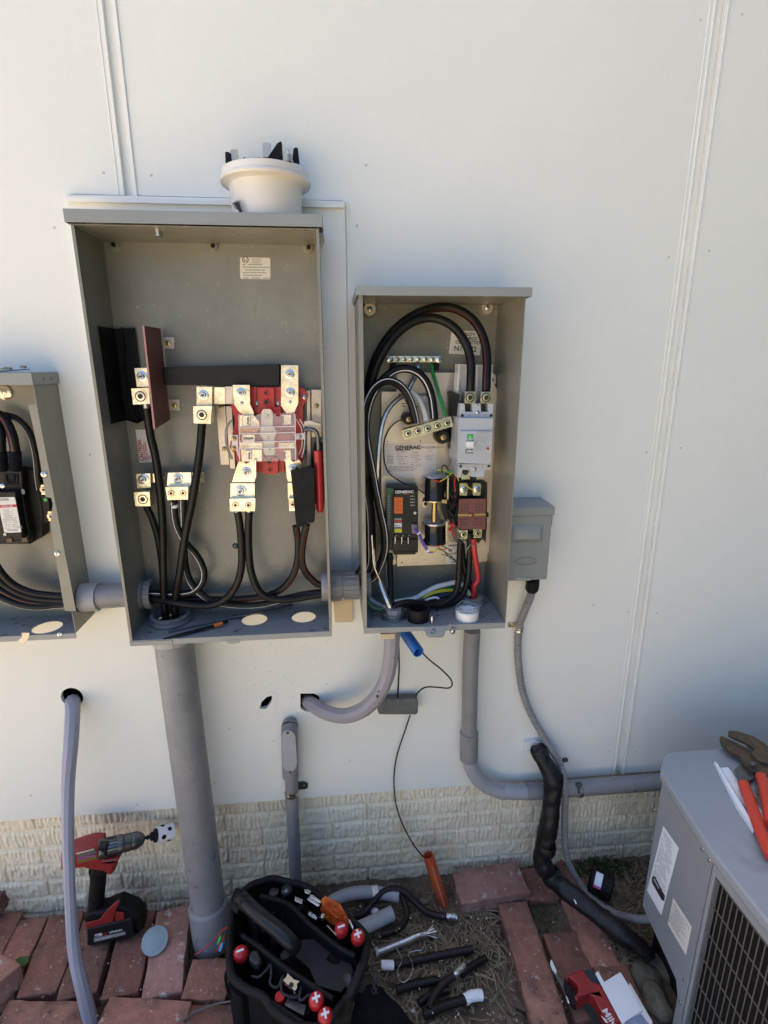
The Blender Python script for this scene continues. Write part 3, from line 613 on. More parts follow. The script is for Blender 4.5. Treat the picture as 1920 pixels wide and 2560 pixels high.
# ================================================================== transfer switch enclosure
TE = thing('transfer_enclosure', (.217,-.09,.905), 'open grey transfer switch enclosure with breaker, control module and looped cables', 'electrical box')
xl, xr, yf, yb, zb, zt = .0565, .3775, -.180, -.0035, .908, 1.6005; t = .0016
b = MB(); b.box(xl,xr,yb,yb+.0014,zb,zt); b.box(xl,xl+t,yf,yb-.0002,zb,zt); b.box(xr-t,xr,yf,yb-.0002,zb,zt); b.box(xl+t,xr-t,yf+.001,yb-.0002,zt-t,zt)
b.box(xl+t,xl+t+.006,yf,yf+.0012,zb,zt-t-.0002); b.build('cabinet', 'steelin', TE)
b = MB(); b.holed([(xl+t,yf,.9085),(xr-t,yf,.9085),(xr-t,yb,.9085),(xl+t,yb,.9085)], [zc((.129,-.125),.021,z=.9085), zc((.328,-.072),.024,z=.9085)], (0,0,-t)); b.build('floor', 'floorp', TE)
b = MB(); b.prism(WY('5', [(170,1522),(690,1510),(690,1528),(712,1545),(180,1572),(170,1572)], -.1815), (0,.0013,0)); b.prism(WY('5', [(870,1530),(900,1495),(1393,1474),(1393,1520),(880,1545)], -.1815), (0,.0013,0)); b.build('front_lip', 'steel', TE, bevel=.0004)
b = MB(); b.prism(W('5', [(690,1512,-.181),(895,1500,-.181),(880,1540,-.186),(862,1590,-.192),(835,1597,-.192),(730,1597,-.192),(712,1580,-.192),(700,1545,-.186)]), (0,0,-.0014)); b.build('hasp_tab', ['floorp','ink'], TE)
b = MB(); b.box(.0525,.3865,-.187,-.0045,1.6105,1.6121); b.box(.0525,.3865,-.1885,-.1872,1.5955,1.6117); b.box(.0520,.0536,-.187,-.0045,1.5955,1.6103); b.box(.3857,.3872,-.187,-.0045,1.5955,1.6103); b.build('hood', 'steel', TE, bevel=.0009)
for x, y in ((222,252),(1232,243)):
    b = MB(); P = w('4',x,y,-.004); b.lathe(P+BACKV*.0003, BACKV, [(.018,0),(.0165,.0012),(.015,.002),(.0135,.0022)], 30); b.build('dimple', 'steelin', TE)
    b = MB(); b.lathe(P+BACKV*.003, BACKV, [(.0128,0),(.0128,.0018)], 30); o = b.build('washer', 'galv', TE); bolt(P+BACKV*.0049, .0055, o, 'screw', 'zinc', nut=False)
MB().tube(WY('4', [(650,395),(690,430),(735,440),(790,425),(820,395)], -.0042), .0006, n=6).build('scratch_mark', 'steel', TE)
st = MB(); st.plate('4', [(930,436),(1192,442),(1175,652),(905,636)], -.0042, .0005); st = st.build('terminal_sticker', 'paperw', TE)
for s_, x, y, sz in (('UTILITY',1005,480,.0095),('SOURCE',1010,516,.0095),('CONNECTIONS',962,548,.0095),('N1',948,612,.016),('N2',1068,618,.016)): text(s_, w('4',x,y,-.0047), sz, 'ink', st, rot=R(-2), bold=.015)
# back plate with its feet
b = MB(); b.prism([w('4',455,800,-.03),w('4',1000,800,-.03),w('4',1250,805,-.03),w('4',1320,940,-.03),w('5',1300,300,-.03),w('5',1262,850,-.03),w('5',1190,950,-.03),w('5',1085,962,-.03),w('5',460,988,-.03),w('5',455,860,-.03),w('5',322,855,-.03),w('4',325,965,-.03),w('4',455,965,-.03)], (0,.002,0))
b.mi = 1
for k, x, y, r in (('4',375,1395,.0016),('4',660,1393,.0016),('4',467,1717,.0014),('4',603,1715,.0014),('5',500,957,.002)): b.lathe(w(k,x,y,-.0301), BACKV, [(r,0),(r,.0003)], 12)
bp_ = b.build('back_plate', ['galv','ink'], TE, bevel=.0006)
for k, pts, c in (('4', ((1240,803),(1290,805),(1312,825),(1312,900),(1260,905)), (1266,868)), ('5', ((1200,850),(1255,845),(1240,935),(1225,948),(1160,945),(1150,900)), (1185,888)), ('5', ((385,855),(440,865),(455,960),(430,980),(392,970)), (412,912))):
    o = metal(k, pts, -.022, .0015, 'plate_foot', 'galv', .0004, TE); bolt(w(k,*c,-.0222), .0068, o, 'screw', 'zinc', nut=False)
st = MB(); st.plate('4', [(332,1410),(800,1418),(792,1722),(330,1690)], -.0305, .0003); st = st.build('data_label', mat('pale_pink_label', (.72,.66,.62), .5), bp_)
text('GENERAC', w('4',440,1465,-.0308), .0125, 'ink', st, rot=R(0), bold=.035, xs=1.06); text('TRANSFER SYSTEM DATA', w('4',588,1456,-.0308), .0062, 'inkg', st, bold=.02, xs=1.05)
MB().plate('4', [(444,1468),(574,1466),(574,1472),(444,1474)], -.0309, .0002).build('underline', 'ink', st)
b = MB()
for i, wd in enumerate((4,8,5,9,6,10,5)): b.plate('4', [(372,1510+i*12),(426,1511+i*12),(426,1511+i*12+wd*.7),(372,1510+i*12+wd*.7)], -.0309, .0002)
b.build('barcode', 'inkg', st)
b = MB()
for xx, yy, n_ in ((455,1490,6),(575,1495,6)):
    scribble(b, w('4',xx,yy,-.0307), XV, ZV, n_, .026, .0055, seed=xx, h=.3)
scribble(b, w('4',385,1615,-.0307), XV, ZV, 4, .092, .0035, seed=9, h=.4, fill=.95); scribble(b, w('4',705,1515,-.0307), XV, ZV, 4, .022, .0035, seed=19, h=.3)
b.build('print', 'inkg', st)
MB().tube([w('4',742+18*math.cos(a*.6),1472+14*math.sin(a*.6),-.0309) for a in range(12)], .0005, n=4).build('emblem', 'inkg', st)
st = MB(); st.plate('4', [(465,975),(710,978),(692,1090),(458,1088)], -.0305, .0003); st = st.build('bonding_sticker', 'paperw', bp_)
text('REMOVE BONDING', w('4',468,1004,-.0308), .0088, 'ink', st, bold=.03)
b = MB(); scribble(b, w('4',500,1030,-.0307), XV, ZV, 4, .05, .0055, seed=3); b.build('print', 'ink', st)
st = MB(); st.plate('5', [(885,778),(1100,770),(1085,962),(882,968)], -.0306, .0003); st = st.build('generator_sticker', 'paperw', bp_)
for s_, x, y, sz in (('GENERATOR',898,816,.0062),('E1   E2',903,863,.0105),('CUSTOMER',915,885,.0062),('T1   T2',903,930,.0105),('CONNECTIONS',925,955,.0062)): text(s_, w('5',x,y,-.0310), sz, 'ink', st, bold=.02)
# ground bar
gb = MB(); gb.plate('4', [(370,657),(850,657),(845,711),(368,711)], -.045, .012); gb = gb.build('ground_bar', 'tin', TE, bevel=.0006)
for i, x in enumerate((398,458,518,578,640,700,760,820)): bolt(w('4',x,685,-.0452), .0058 if i not in (0,7) else .0075, gb, 'terminal_screw', 'zinc' if i in (0,7) else 'tin', nut=False)
for x in (425,800): MB().plate('4', [(x-25,711),(x+25,711),(x+20,780),(x-20,780)], -.03, .02).build('standoff', 'blackm', gb)
# neutral lug bar
ln = MB(); ln.plate('4', [(500,1300),(924,1178),(942,1264),(522,1387)], -.105, .022)
for x, y in ((553,1326),(638,1305),(722,1283),(806,1258),(890,1234)): hexsock(ln, w('4',x,y,-.1051), .0086)
ln = ln.build('neutral_lug_bar', ['tin','ink'], TE)
for x, y, r in ((540,1190,.013),(828,1340,.0165)):
    P = w('4',x,y,-.032); MB().lathe(P, BACKV, [(r,0),(r,.03),(r*.8,.04)], 24).build('standoff', 'black', ln); bolt(P+BACKV*.041, .0062, ln, 'bolt', 'gold')
# main breaker
BK = MB()
BK.plate('4', [(1000,1068),(1042,1068),(1046,1140),(1110,1140),(1108,1068),(1180,1068),(1184,1140),(1245,1140),(1243,1068),(1290,1070),(1287,1194),(994,1190)], -.125, .075)
BK.plate('4', [(992,1192),(1290,1196),(1268,1592),(978,1582)], -.138, .088)
BK.plate('4', [(1003,1592),(1265,1592),(1262,1640),(1215,1640),(1212,1700),(1190,1705),(1100,1700),(1090,1640),(1020,1640),(1010,1710),(978,1705),(992,1590)], -.125, .075)
bk = BK.build('main_breaker', 'lgrey', TE, bevel=.0012)
MB().plate('4', [(1004,1306),(1287,1303),(1277,1497),(1002,1497)], -.143, .0048).build('face_panel', 'lgrey', bk, bevel=.0008)
MB().plate('4', [(1000,1225),(1000,1300),(962,1300),(902,970),(970,965)], -.05, .02).build('breaker_base', 'plate', bk)
MB().prism([w('4',905,958,-.05),w('4',985,985,-.11),w('5',985,20,-.11),w('5',895,-40,-.05)], (.004,0,0)).build('breaker_side', 'plate', bk)
MB().plate('4', [(1063,1333),(1118,1333),(1118,1395),(1063,1392)], -.1436, .0005).build('green_window', 'greenb', bk)
text('O', w('4',1080,1364,-.1442), .0055, 'stripew', bk, bold=.02); text('OFF', w('4',1068,1388,-.1442), .0062, 'stripew', bk, bold=.04)
MB().plate('4', [(1060,1397),(1127,1397),(1120,1430),(1127,1450),(1058,1448)], -.152, .0085).build('toggle', 'white', bk, bevel=.001)
MB().plate('4', [(1050,1463),(1116,1464),(1116,1497),(1050,1496)], -.1435, .0004).build('rating_tag', 'ink', bk); text('200A', w('4',1054,1490,-.144), .0072, 'stripew', bk, bold=.035)
b = MB(); scribble(b, w('4',1140,1335,-.1432), XV, ZV, 9, .036, .0042, seed=7, h=.25); b.build('print', 'inkg', bk)
MB().plate('4', [(1140,1308),(1275,1306),(1262,1318),(1155,1320)], -.1434, .0003).build('notch', 'inkg', bk)
MB().lathe(w('4',1243,1456,-.1432), BACKV, [(.003,0),(.003,.0008)], 14).build('test_button', 'inkr', bk)
for x, y in ((1153,1145),): bolt(w('4',x,y,-.1252), .0042, bk, 'screw', 'zinc', nut=False)
bolt(w('4',1128,1634,-.1252), .0038, bk, 'screw', 'zinc', nut=False)
for x, y, r in ((1023,1170,.0032),(1272,1170,.0032),(1083,1168,.001),(1219,1165,.001),(1008,1610,.003),(1250,1608,.003),(1067,1616,.001),(1196,1616,.001)): MB().lathe(w('4',x,y,-.1255), BACKV, [(r,0),(r,.0004)], 12).build('moulded_hole', 'ink', bk)
MB().add([w('4',1150,1086,-.1256),w('4',1166,1086,-.1256),w('4',1158,1066,-.1256)], [(0,1,2)]).build('arrow_mark', 'ink', bk)
for x in (1078,1208):
    b = MB(); b.plate('4', [(x-32,1070),(x+32,1070),(x+34,1138),(x-32,1138)], -.105, .03); hexsock(b, w('4',x-2,1098,-.1052), .0088); b.build('inner_terminal', ['rust','ink'], bk)
for x, y in ((1090,1016),(1228,1016)):
    b = MB(); b.plate('4', [(x-46,y-50),(x+47,y-50),(x+46,y+52),(x-50,y+50)], -.128, .028); hexsock(b, w('4',x,y,-.1281), .0118); b.build('line_lug', ['tin','ink'], bk)
for x in (1052,1182):
    b = MB(); b.plate('5', [(x-32,150),(x+32,150),(x+36,235),(x-38,238)], -.108, .02); b.mi = 1; b.lathe(w('5',x-4,172,-.1085), BACKV, [(.007,0),(.007,.0006)], 18); b.build('load_terminal', ['tin','ink'], bk)
for p4 in (((990,726),(1128,732),(1125,1040),(965,1042)), ((1142,732),(1285,734),(1280,960),(1140,960))):
    b = MB(); b.plate('4', p4, -.060, .001); b.plate('4', [(p4[0][0],p4[0][1]),(p4[1][0],p4[1][1]),(p4[1][0],p4[1][1]+12),(p4[0][0],p4[0][1]+10)], -.075, .0145)
    b.plate('4', [(p4[0][0],p4[0][1]),(p4[0][0]+14,p4[0][1]),(p4[3][0]+20,p4[3][1]),(p4[3][0],p4[3][1])], -.09, .0295); b.build('clear_barrier', 'clearr', bk)
# transfer contactor
ct = MB(); ct.plate('5', [(990,242),(1062,268),(1100,240),(1240,262),(1236,640),(1225,790),(1205,740),(1160,795),(1140,700),(985,700)], -.075, .04)
ct.plate('5', [(1066,268),(1105,268),(1105,380),(1066,380)], -.085, .0095); ct = ct.build('contactor', 'plate', TE, bevel=.001)
for x in (1035,1150):
    o = metal('5', [(x-38,268),(x+30,270),(x+38,290),(x+30,380),(x-36,378)], -.088, .012, 'contact_lug', 'tin', .0008, ct); bolt(w('5',x,322,-.0881), .0082, o)
pts = [(995,406),(1228,405),(1221,668),(983,668)]
b = MB(); b.plate('5', pts, -.098, .004); b.mi = 1
for cx, cy in ((1043,483),(1165,480),(1037,606),(1158,603)):
    for i in range(3):
        for j in range(3): b.lathe(w('5',cx+(i-1)*26,cy+(j-1)*25,-.0981), BACKV, [(.0018,0),(.0018,.0004)], 10)
cov = b.build('arc_cover', ['fibre','ink'], ct, bevel=.0008)
metal('5', [(984,536),(1080,535),(1080,553),(984,556)], -.0995, .0013, 'cover_strip', 'gold', .0003, cov); metal('5', [(1118,533),(1226,531),(1225,549),(1118,551)], -.0995, .0013, 'cover_strip', 'gold', .0003, cov)
MB().ball(w('5',1098,545,-.1), .0055, 1.3, .7, .9).build('cover_knob', 'bronze', cov)
for x, y in ((1030,712),(1153,702)):
    b = MB(); b.plate('5', [(x-38,y-36),(x+40,y-36),(x+34,y+40),(x-30,y+42)], -.092, .022); hexsock(b, w('5',x,y,-.0921), .0088); b.build('load_lug', ['tin','ink'], ct)
b = MB(); b.plate('5', [(1215,515),(1250,525),(1250,565),(1215,560)], -.07, .02); b.build('side_stud', 'black', ct)
# solenoid
so = MB(); c0 = w('5',785,215,-.072); c1 = w('5',785,410,-.072); so.lathe(c0, -ZV, [(.0235,0),(.0235,.001),(.0228,.0012),(.0228,(c0-c1).length-.003),(.0245,(c0-c1).length)], 32)
d0 = w('5',783,612,-.072); d1 = w('5',783,785,-.072)
so_up = so; so = thing('solenoid', c1, 'x', 'x'); so.parent = TE; so.location = c1 - parent_world(TE)
for kk in ('label','category'): del so[kk]
so_up.build('coil', 'blackg', so)
MB().lathe(d0, -ZV, [(.0235,0),(.0235,.001),(.0228,.0012),(.0228,(d0-d1).length-.012),(.027,(d0-d1).length-.006),(.027,(d0-d1).length)], 32).build('coil', 'blackg', so)
for p in (c0, d0): MB().lathe(p+ZV*.0015, ZV, [(.0300,-.0008),(.0305,0),(.030,.0012)], 36, squash=.8).build('solenoid_cap', 'zinc', so)
metal('5', [(893,220),(908,222),(905,410),(890,412)], -.095, .03, 'frame_side', 'tin', .0005, so); metal('5', [(880,600),(897,600),(893,790),(880,792)], -.095, .03, 'frame_side', 'tin', .0005, so)
for y in (410, 612): MB().lathe(w('5',785,y,-.072), ZV, [(.0290,-.001),(.0292,.0006)], 36, squash=.85).build('frame_plate', 'tin', so)
b = MB(); p0 = w('5',783,415,-.08); p1 = w('5',779,600,-.08); L = (p0-p1).length; b.lathe(p0, p1-p0, [(.009,0),(.009,.006),(.0068,.007),(.0068,.026),(.0076,.027),(.0076,.031),(.0068,.032),(.0068,L)], 20); b.build('plunger', 'gold', so)
metal('5', [(845,412),(892,412),(890,446),(845,444)], -.096, .004, 'switch_tab', 'gold', .0005, so); MB().plate('5', [(850,446),(950,440),(950,580),(880,585),(850,500)], -.085, .03).build('micro_switch', 'plate', so, bevel=.001)
MB().plate('5', [(900,240),(985,250),(985,420),(905,420)], -.07, .03).build('switch_block', 'plate', so)
b = MB(); b.lathe(w('5',702,448,-.033), BACKV, [(.008,0),(.008,.003)], 20); b.mi = 1; b.lathe(w('5',706,450,-.0362), BACKV, [(.0045,0),(.0045,.0005)], 20); b.build('bushing', ['tin','ink'], so)
# control module
cm = MB(); cm.plate('5', [(375,300),(640,300),(640,870),(430,872),(430,850),(365,850)], -.068, .036); cm.plate('5', [(435,330),(632,335),(632,715),(435,712)], -.076, .0078)
cm.plate('5', [(418,755),(638,755),(636,850),(418,850)], -.072, .0038); cm.plate('5', [(430,868),(622,862),(620,885),(430,890)], -.07, .036); cm = cm.build('control_module', 'plate', TE, bevel=.0008)
MB().plate('5', [(362,305),(436,318),(410,370),(405,640),(400,680),(372,680)], -.071, .0028).build('terminal_strip', 'greeng', cm)
b = MB()
for i in range(11): b.plate('5', [(380,378+i*24),(394,378+i*24),(394,388+i*24),(380,388+i*24)], -.0712, .0003)
b.build('terminal_number', 'inkg', cm)
text('GENERAC', w('5',440,357,-.0763), .0088, 'stripew', cm, bold=.04, xs=1.08); MB().plate('5', [(515,362),(566,361),(566,366),(515,367)], -.0765, .0002).build('underline', 'inkr', cm)
b = MB(); b.plate('5', [(433,391),(507,391),(507,531),(434,531)], -.0765, .0003); b = b.build('orange_label', 'orange', cm)
for i in range(4): text('ACC %d' % (i+1), w('5',450,408+i*35,-.0769), .0038, 'inkr', b)
b2 = MB()
for i in range(3): b2.plate('5', [(436,424+i*35),(505,424+i*35),(505,426+i*35),(436,426+i*35)], -.0768, .0002)
b2.build('rule_line', 'ink', b)
for i in range(4): text('ACC %d' % (i+1), w('5',572,386+i*26.5,-.0763), .0036, 'stripew', cm, bold=.02)
for y0_, y1_, m_ in ((590,608,'inkr'),(613,650,'white'),(652,658,'violet'),(662,695,'yellow'),(573,588,'inkg')):
    MB().plate('5', [(435,y0_),(500,y0_),(500,y1_),(435,y1_)], -.0765, .0003).build('warning_label', m_, cm)
b = MB(); scribble(b, w('5',438,638,-.0768), XV, ZV, 2, .016, .0038, seed=3); b.build('print', 'ink', cm)
MB().lathe(w('5',613,527,-.0761), BACKV, [(.0032,0),(.0032,.0012),(.002,.002)], 16).build('push_button', 'white', cm)
for x in (440,497,553): MB().tube(WY('5', [(x,733),(x+2,760),(x,792)], -.079), .0016, n=8).build('fuse_clip', 'zinc', cm)
for s_, x in (('N1',441),('N2',499),('T1',556)): text(s_, w('5',x,728,-.0763), .0034, 'stripew', cm)
MB().plate('5', [(580,625),(632,632),(630,705),(590,705)], -.084, .008).build('plug_socket', mat('grey_violet_plug', (.2,.16,.22), .5), cm)
MB().plate('5', [(330,540),(372,540),(372,860),(330,860)], -.05, .03).build('module_bracket', 'plate', cm)

# ================================================================== left breaker enclosure
LE = thing('breaker_enclosure', (-.75,-.05,.885), 'open grey breaker enclosure cut by the left picture edge with a black breaker inside', 'electrical box')
xl, xr, yf, yb, zb, zt = -.93, -.5855, -.098, -.0015, .893, 1.446; t = .0016
b = MB(); b.box(xl,xr,yb,yb+.0013,zb,zt); b.box(xl,xl+t,yf,yb-.0002,zb,zt); b.box(xr-t,xr,yf,yb-.0002,zb,zt); b.box(xl+t,xr-t,yf+.001,yb-.0002,zt-t,zt)
b.build('cabinet', 'steelin', LE)
b = MB(); b.holed([(xl+t,yf,zb),(xr-t,yf,zb),(xr-t,yb,zb),(xl+t,yb,zb)], [zc((-.664,-.062),.031,z=zb)], (0,0,-t)); b.build('floor', 'floorp', LE)
b = MB(); b.prism([w('6',205,383,-.0985),w('6',266,381,-.0985),w('6',553,1885,-.0985),w('6',470,1885,-.0985),w('6',365,1250,-.0985),w('6',384,1105,-.0985),w('6',372,1063,-.0985),w('6',332,1055,-.0985),w('6',325,1000,-.0985),w('6',280,730,-.0985)], (0,.0013,0)); b.build('front_flange', 'steelin', LE)
for x, y in ((320,889),(418,1467)): bolt(w('6',x,y,-.0987), .0058, LE, 'screw', 'zinc', nut=False)
b = MB(); b.box(xl,xr,yf-.0012,yf,.880,.893); b.build('front_lip', 'steel', LE, bevel=.0004); bolt(w('6',437,2056,-.0995), .0055, LE, 'screw', 'zinc', nut=False)
b = MB(); b.box(xl-.005,xr+.005,-.108,-.0015,1.4575,1.459); b.box(xl-.005,xr+.005,-.1095,-.1082,1.4355,1.4585); b.box(xr+.0035,xr+.005,-.108,-.0015,1.4355,1.4573); b.mi = 1
for yy in (-.066,-.035): b.box(xr+.0049,xr+.0053,yy-.0013,yy+.0013,1.443,1.449)
b.build('hood', ['steel','ink'], LE, bevel=.0007)
b = MB(); b.prism(WY('6', [(155,2043),(215,2043),(212,2078),(178,2118),(140,2118),(132,2100),(160,2075)], -.1), (0,.0012,0)); b.build('hasp', 'galv', LE, bevel=.0004)
P = w('6',35,293,-.002); o = MB().lathe(P, BACKV, [(.0155,0),(.0155,.004),(.012,.006)], 30).build('mounting_washer', 'tin', LE); bolt(P+BACKV*.0062, .007, o, 'screw', 'tin', nut=False)
for r0 in (62,88,112):
    P = w('6',315,1720,-.0018); r = r0*.3435/FPX*1.3; MB().lathe(P, BACKV, [(r-.0006,0),(r-.0003,.0005),(r+.0003,.0005),(r+.0006,0)], 40, cap=False).build('knockout_ring', 'steelin', LE)
# black breaker block
lb = MB(); lb.prism(WY('l', [(-250,700),(290,800),(410,1630),(560,1770),(-250,1770)], -.082), (0,.03,0)); lb = None
LBK = MB()
fr = [w('l',-300,820,-.075),w('l',280,800,-.075),w('l',420,1700,-.075),w('l',-300,1760,-.075)]
LBK.prism(fr, (0,.015,0))
LBK.prism([w('l',-300,300,-.055),w('l',400,360,-.055),w('l',425,900,-.055),w('l',560,1640,-.055),w('l',540,1770,-.055),w('l',-300,1775,-.055)], (0,.022,0))
LBK.prism([w('l',-300,380,-.032),w('l',640,400,-.032),w('l',800,1200,-.032),w('l',780,1640,-.032),w('l',560,1770,-.032),w('l',-300,1775,-.032)], (0,.03,0))
LBK.prism([w('l',700,650,-.03),w('l',860,620,-.03),w('l',920,1100,-.03),w('l',910,1370,-.03),w('l',800,1410,-.03),w('l',750,1400,-.03)], (0,.025,0))
lbk = LBK.build('main_breaker', 'black', LE, bevel=.002)
b = MB(); b.plate('l', [(-200,915),(262,905),(275,920),(393,1545),(380,1552),(95,1568),(80,1560),(-20,1100),(-200,1100)], -.0758, .0005); la = b.build('label', 'paperw', lbk)
MB().plate('l', [(-200,1062),(302,1040),(310,1088),(-200,1112)], -.0762, .0003).build('red_band', 'inkr', la)
text('CCVH 25K', w('l',36,1090,-.0766), .0048, 'stripew', la, bold=.02); text('EATON', w('l',-60,975,-.0766), .0070, 'inkg', la, bold=.03)
b = MB(); scribble(b, w('l',60,1150,-.0761), XV, ZV, 5, .024, .0042, seed=5, h=.3); scribble(b, w('l',50,1320,-.0761), XV, ZV, 3, .03, .0038, seed=6, h=.3); scribble(b, w('l',85,1420,-.0761), XV, ZV, 3, .036, .0038, seed=8, h=.3); b.build('print', 'inkg', la)
b = MB()
for i in range(14): b.plate('l', [(135+i*14,1498),(141+i*14,1497),(145+i*14,1530),(139+i*14,1531)], -.0762, .0002)
b.build('barcode', 'inkg', la)
bolt(w('l',48,697,-.0758), .0046, lbk, 'screw', 'chrome', nut=False); bolt(w('l',100,1588,-.0758), .0036, lbk, 'screw', 'tin', nut=False)
MB().lathe(w('l',425,805,-.0555), BACKV, [(.0062,0),(.0062,.0006)], 20, ref=(0,0,1), squash=.6).build('sticker_dot', 'inkg', lbk)
for x, y in ((165,1690),(450,1680)): metal('l', [(x-60,y-20),(x+50,y-30),(x+60,y+55),(x-50,y+60)], -.078, .01, 'terminal', 'rust', .001, lbk)
for x, y in ((790,770),(920,1260)):
    b = MB(); b.plate('l', [(x-38,y-88),(x+60,y-88),(x+70,y+85),(x-20,y+88)], -.05, .02); hexsock(b, w('l',x+20,y,-.0502), .0078); b.build('side_lug', ['tin','ink'], lbk)
MB().lathe(w('l',853,948,-.045), BACKV, [(.004,0),(.004,.004)], 12).build('green_wire_end', 'greenb', lbk)
for x in (20,275):
    b = MB(); p0 = w('l',x,60,-.06); 
    prof = [(.0125 if i % 2 else .0105, .0022*i) for i in range(20)]; b.lathe(p0, w('l',x+15,400,-.055)-p0, prof, 20); b.build('terminal_boot', 'blackm', lbk)
b = MB(); b.tube(WY('l', [(120,500),(120,590),(160,640),(220,640),(260,590),(262,500)], -.058), .0022, n=8); b.plate('l', [(60,470),(330,480),(340,690),(80,680)], -.057, .004); b.build('toggle_cover', 'blackm', lbk, bevel=.001)

# ================================================================== conduits
def conduit_thing(name, loc, lab, cat='conduit'): return thing(name, loc, lab, cat)
# thick riser below the meter enclosure
mc = conduit_thing('riser_conduit', (-.362,-.118,0), 'thick grey riser conduit from the ground into the large meter enclosure')
top = Vector((-.389,-.060,.893)); bot = Vector((-.3615,-.113,-.03)); ax_ = (bot-top).normalized()
MB().pipe(top+ax_*.052, bot, .0435, .039, 40).build('pipe', 'pvc', mc)
b = MB(); b.pipe(top+ax_*.003, top+ax_*.050, .0475, .040, 40)
for i in range(8):
    a = i*math.pi/4+.2; c = top+ax_*.024+Vector((math.cos(a),math.sin(a),0))*.0478; b.ob(c, (.003,.003,.042))
b.build('adapter', 'pvcl', mc, bevel=.0006)
b = MB()
for i in range(6): b.lathe(top+Vector((0,0,.002+i*.003)), ZV, [(.0395,0),(.0445,.0006),(.0445,.0016),(.0395,.0027),(.037,.0028),(.037,0)], 40, cap=False)
b.build('threaded_end', 'pvc', mc, ang=20)
b = MB(); b.lathe(top+ZV*.0012, ZV, [(.0465,0),(.0475,.002),(.0475,.007),(.0460,.008),(.043,.008),(.043,0)], 12, cap=False); b.build('locknut', 'pvc', mc)
q = bot-ax_*.125; MB().lathe(q, ax_, [(.0438,0),(.0495,.006),(.0505,.010),(.0505,.13)], 40).build('socket_sleeve', 'pvc', mc)
# side nipple between left and meter boxes (axis along x)
na = conduit_thing('nipple_conduit', (-.52,-.05,.94), 'grey nipple conduit joining the breaker enclosure to the large meter enclosure')
ya, za = -.052, .962; yb2 = -.040
A = lambda x: Vector((x, -.050, .960+(x+.44)*.02))
MB().pipe(A(-.5835), A(-.4525), .0275, .024, 36).build('pipe', 'pvc', na)
MB().pipe(A(-.5835), A(-.545), .0325, .0277, 36).build('end_hub', 'pvcl', na, bevel=.001); MB().pipe(A(-.4765), A(-.4525), .032, .0277, 36).build('end_hub', 'pvcl', na, bevel=.001)
b = MB(); b.lathe(A(-.4488), XV, [(.025,0),(.034,0),(.034,.0045),(.031,.0045),(.031,.006),(.0255,.006),(.025,0)], 36, cap=False)
b.lathe(A(-.440), XV, [(.026,0),(.0335,0),(.0335,.010),(.0315,.014),(.0265,.014),(.026,0)], 36, cap=False)
for i in range(20):
    a = i*math.pi/10; b.ob(A(-.434)+Vector((0,math.cos(a),math.sin(a)))*.0336, (.009,.0016,.0016))
b.build('bushing', 'pvc', na)
# coupling between the meter and the transfer boxes
nb_ = conduit_thing('coupling_conduit', (.02,-.07,.97), 'short grey ribbed coupling conduit between the large meter enclosure and the transfer enclosure')
K = lambda x: Vector((x, -.075, .972))
b = MB(); b.pipe(K(-.0130), K(.0125), .0345, .028, 40); b.pipe(K(.0150), K(.0525), .033, .028, 40); b.pipe(K(-.0125), K(.0530), .0305, .028, 40)
for i in range(18):
    a = i*math.pi/9; b.ob(K(.0)+Vector((0,math.cos(a),math.sin(a)))*.0346, (.023,.002,.002)); b.ob(K(.034)+Vector((0,math.cos(a),math.sin(a)))*.0332, (.033,.002,.002))
b.build('hub', 'pvc', nb_, bevel=.0005)
b = MB(); b.lathe(K(-.0345), XV, [(.027,0),(.0335,0),(.0345,.004),(.0345,.017),(.033,.019),(.0275,.019),(.027,0)], 32, cap=False); b.build('bushing', 'pvc', nb_)
b = MB(); b.lathe(K(.0595), XV, [(.027,0),(.0345,0),(.0345,.016),(.032,.020),(.0275,.020),(.027,0)], 32, cap=False)
for i in range(16): a = i*math.pi/8; b.ob(K(.068)+Vector((0,math.cos(a),math.sin(a)))*.0347, (.014,.002,.002))
b.build('bushing', 'pvc', nb_)
# LB fitting and its riser
lb = conduit_thing('elbow_conduit', (-.15,-.03,0), 'slim grey riser conduit with an oval covered elbow fitting on the siding')
c = [w('A',320,1500,-.03), w('A',308,1035,-.033)]
ctop = c[1]; cb = Vector((ctop.x-.004, -.03, -.03))
MB().tube([cb, ctop, w('A',304,880,-.034)], .0172, n=28, smooth=False).build('pipe', 'pvc', lb)
P1 = w('A',292,655,-.036); P2 = w('A',300,900,-.036)
b = MB(); b.tube([P1+Vector((0,.034,.002)), P1+Vector((0,.022,.010)), P1+Vector((0,.008,.004)), P1+Vector((0,0,-.012)), P1.lerp(P2,.5), P2], .0215, n=28); b.build('elbow_body', 'pvc', lb)
oval = []
for i in range(24):
    a = 2*math.pi*i/24; cx, cy = 287, (690 if math.sin(a) < 0 else 820); oval.append(w('A', cx+44*math.cos(a)+(cy-690)*.06, cy+58*math.sin(a), -.0595))
cv = MB().prism(oval, (0,.004,0)).build('cover_plate', 'pvcl', lb, bevel=.0012)
for x, y in ((282,645),(296,877)): bolt(w('A',x,y,-.0597), .0034, cv, 'screw', 'steeld', nut=False)
P = w('A',305,1000,-.033); b = MB(); b.lathe(P+ZV*.004, -ZV, [(.0178,0),(.0192,.001),(.0192,.009),(.0178,.010)], 28, cap=False); b.ob(w('A',310,1015,-.052), (.016,.003,.008)); b.build('strap', 'tin', lb)
b = MB(); b.plate('A', [(340,940),(380,935),(402,945),(402,970),(385,980),(345,982)], -.004, .002); b.mi = 1; b.lathe(w('A',380,957,-.0045), BACKV, [(.0028,0),(.002,.0015)], 12); b.build('strap_tab', ['steeld','tin'], lb)
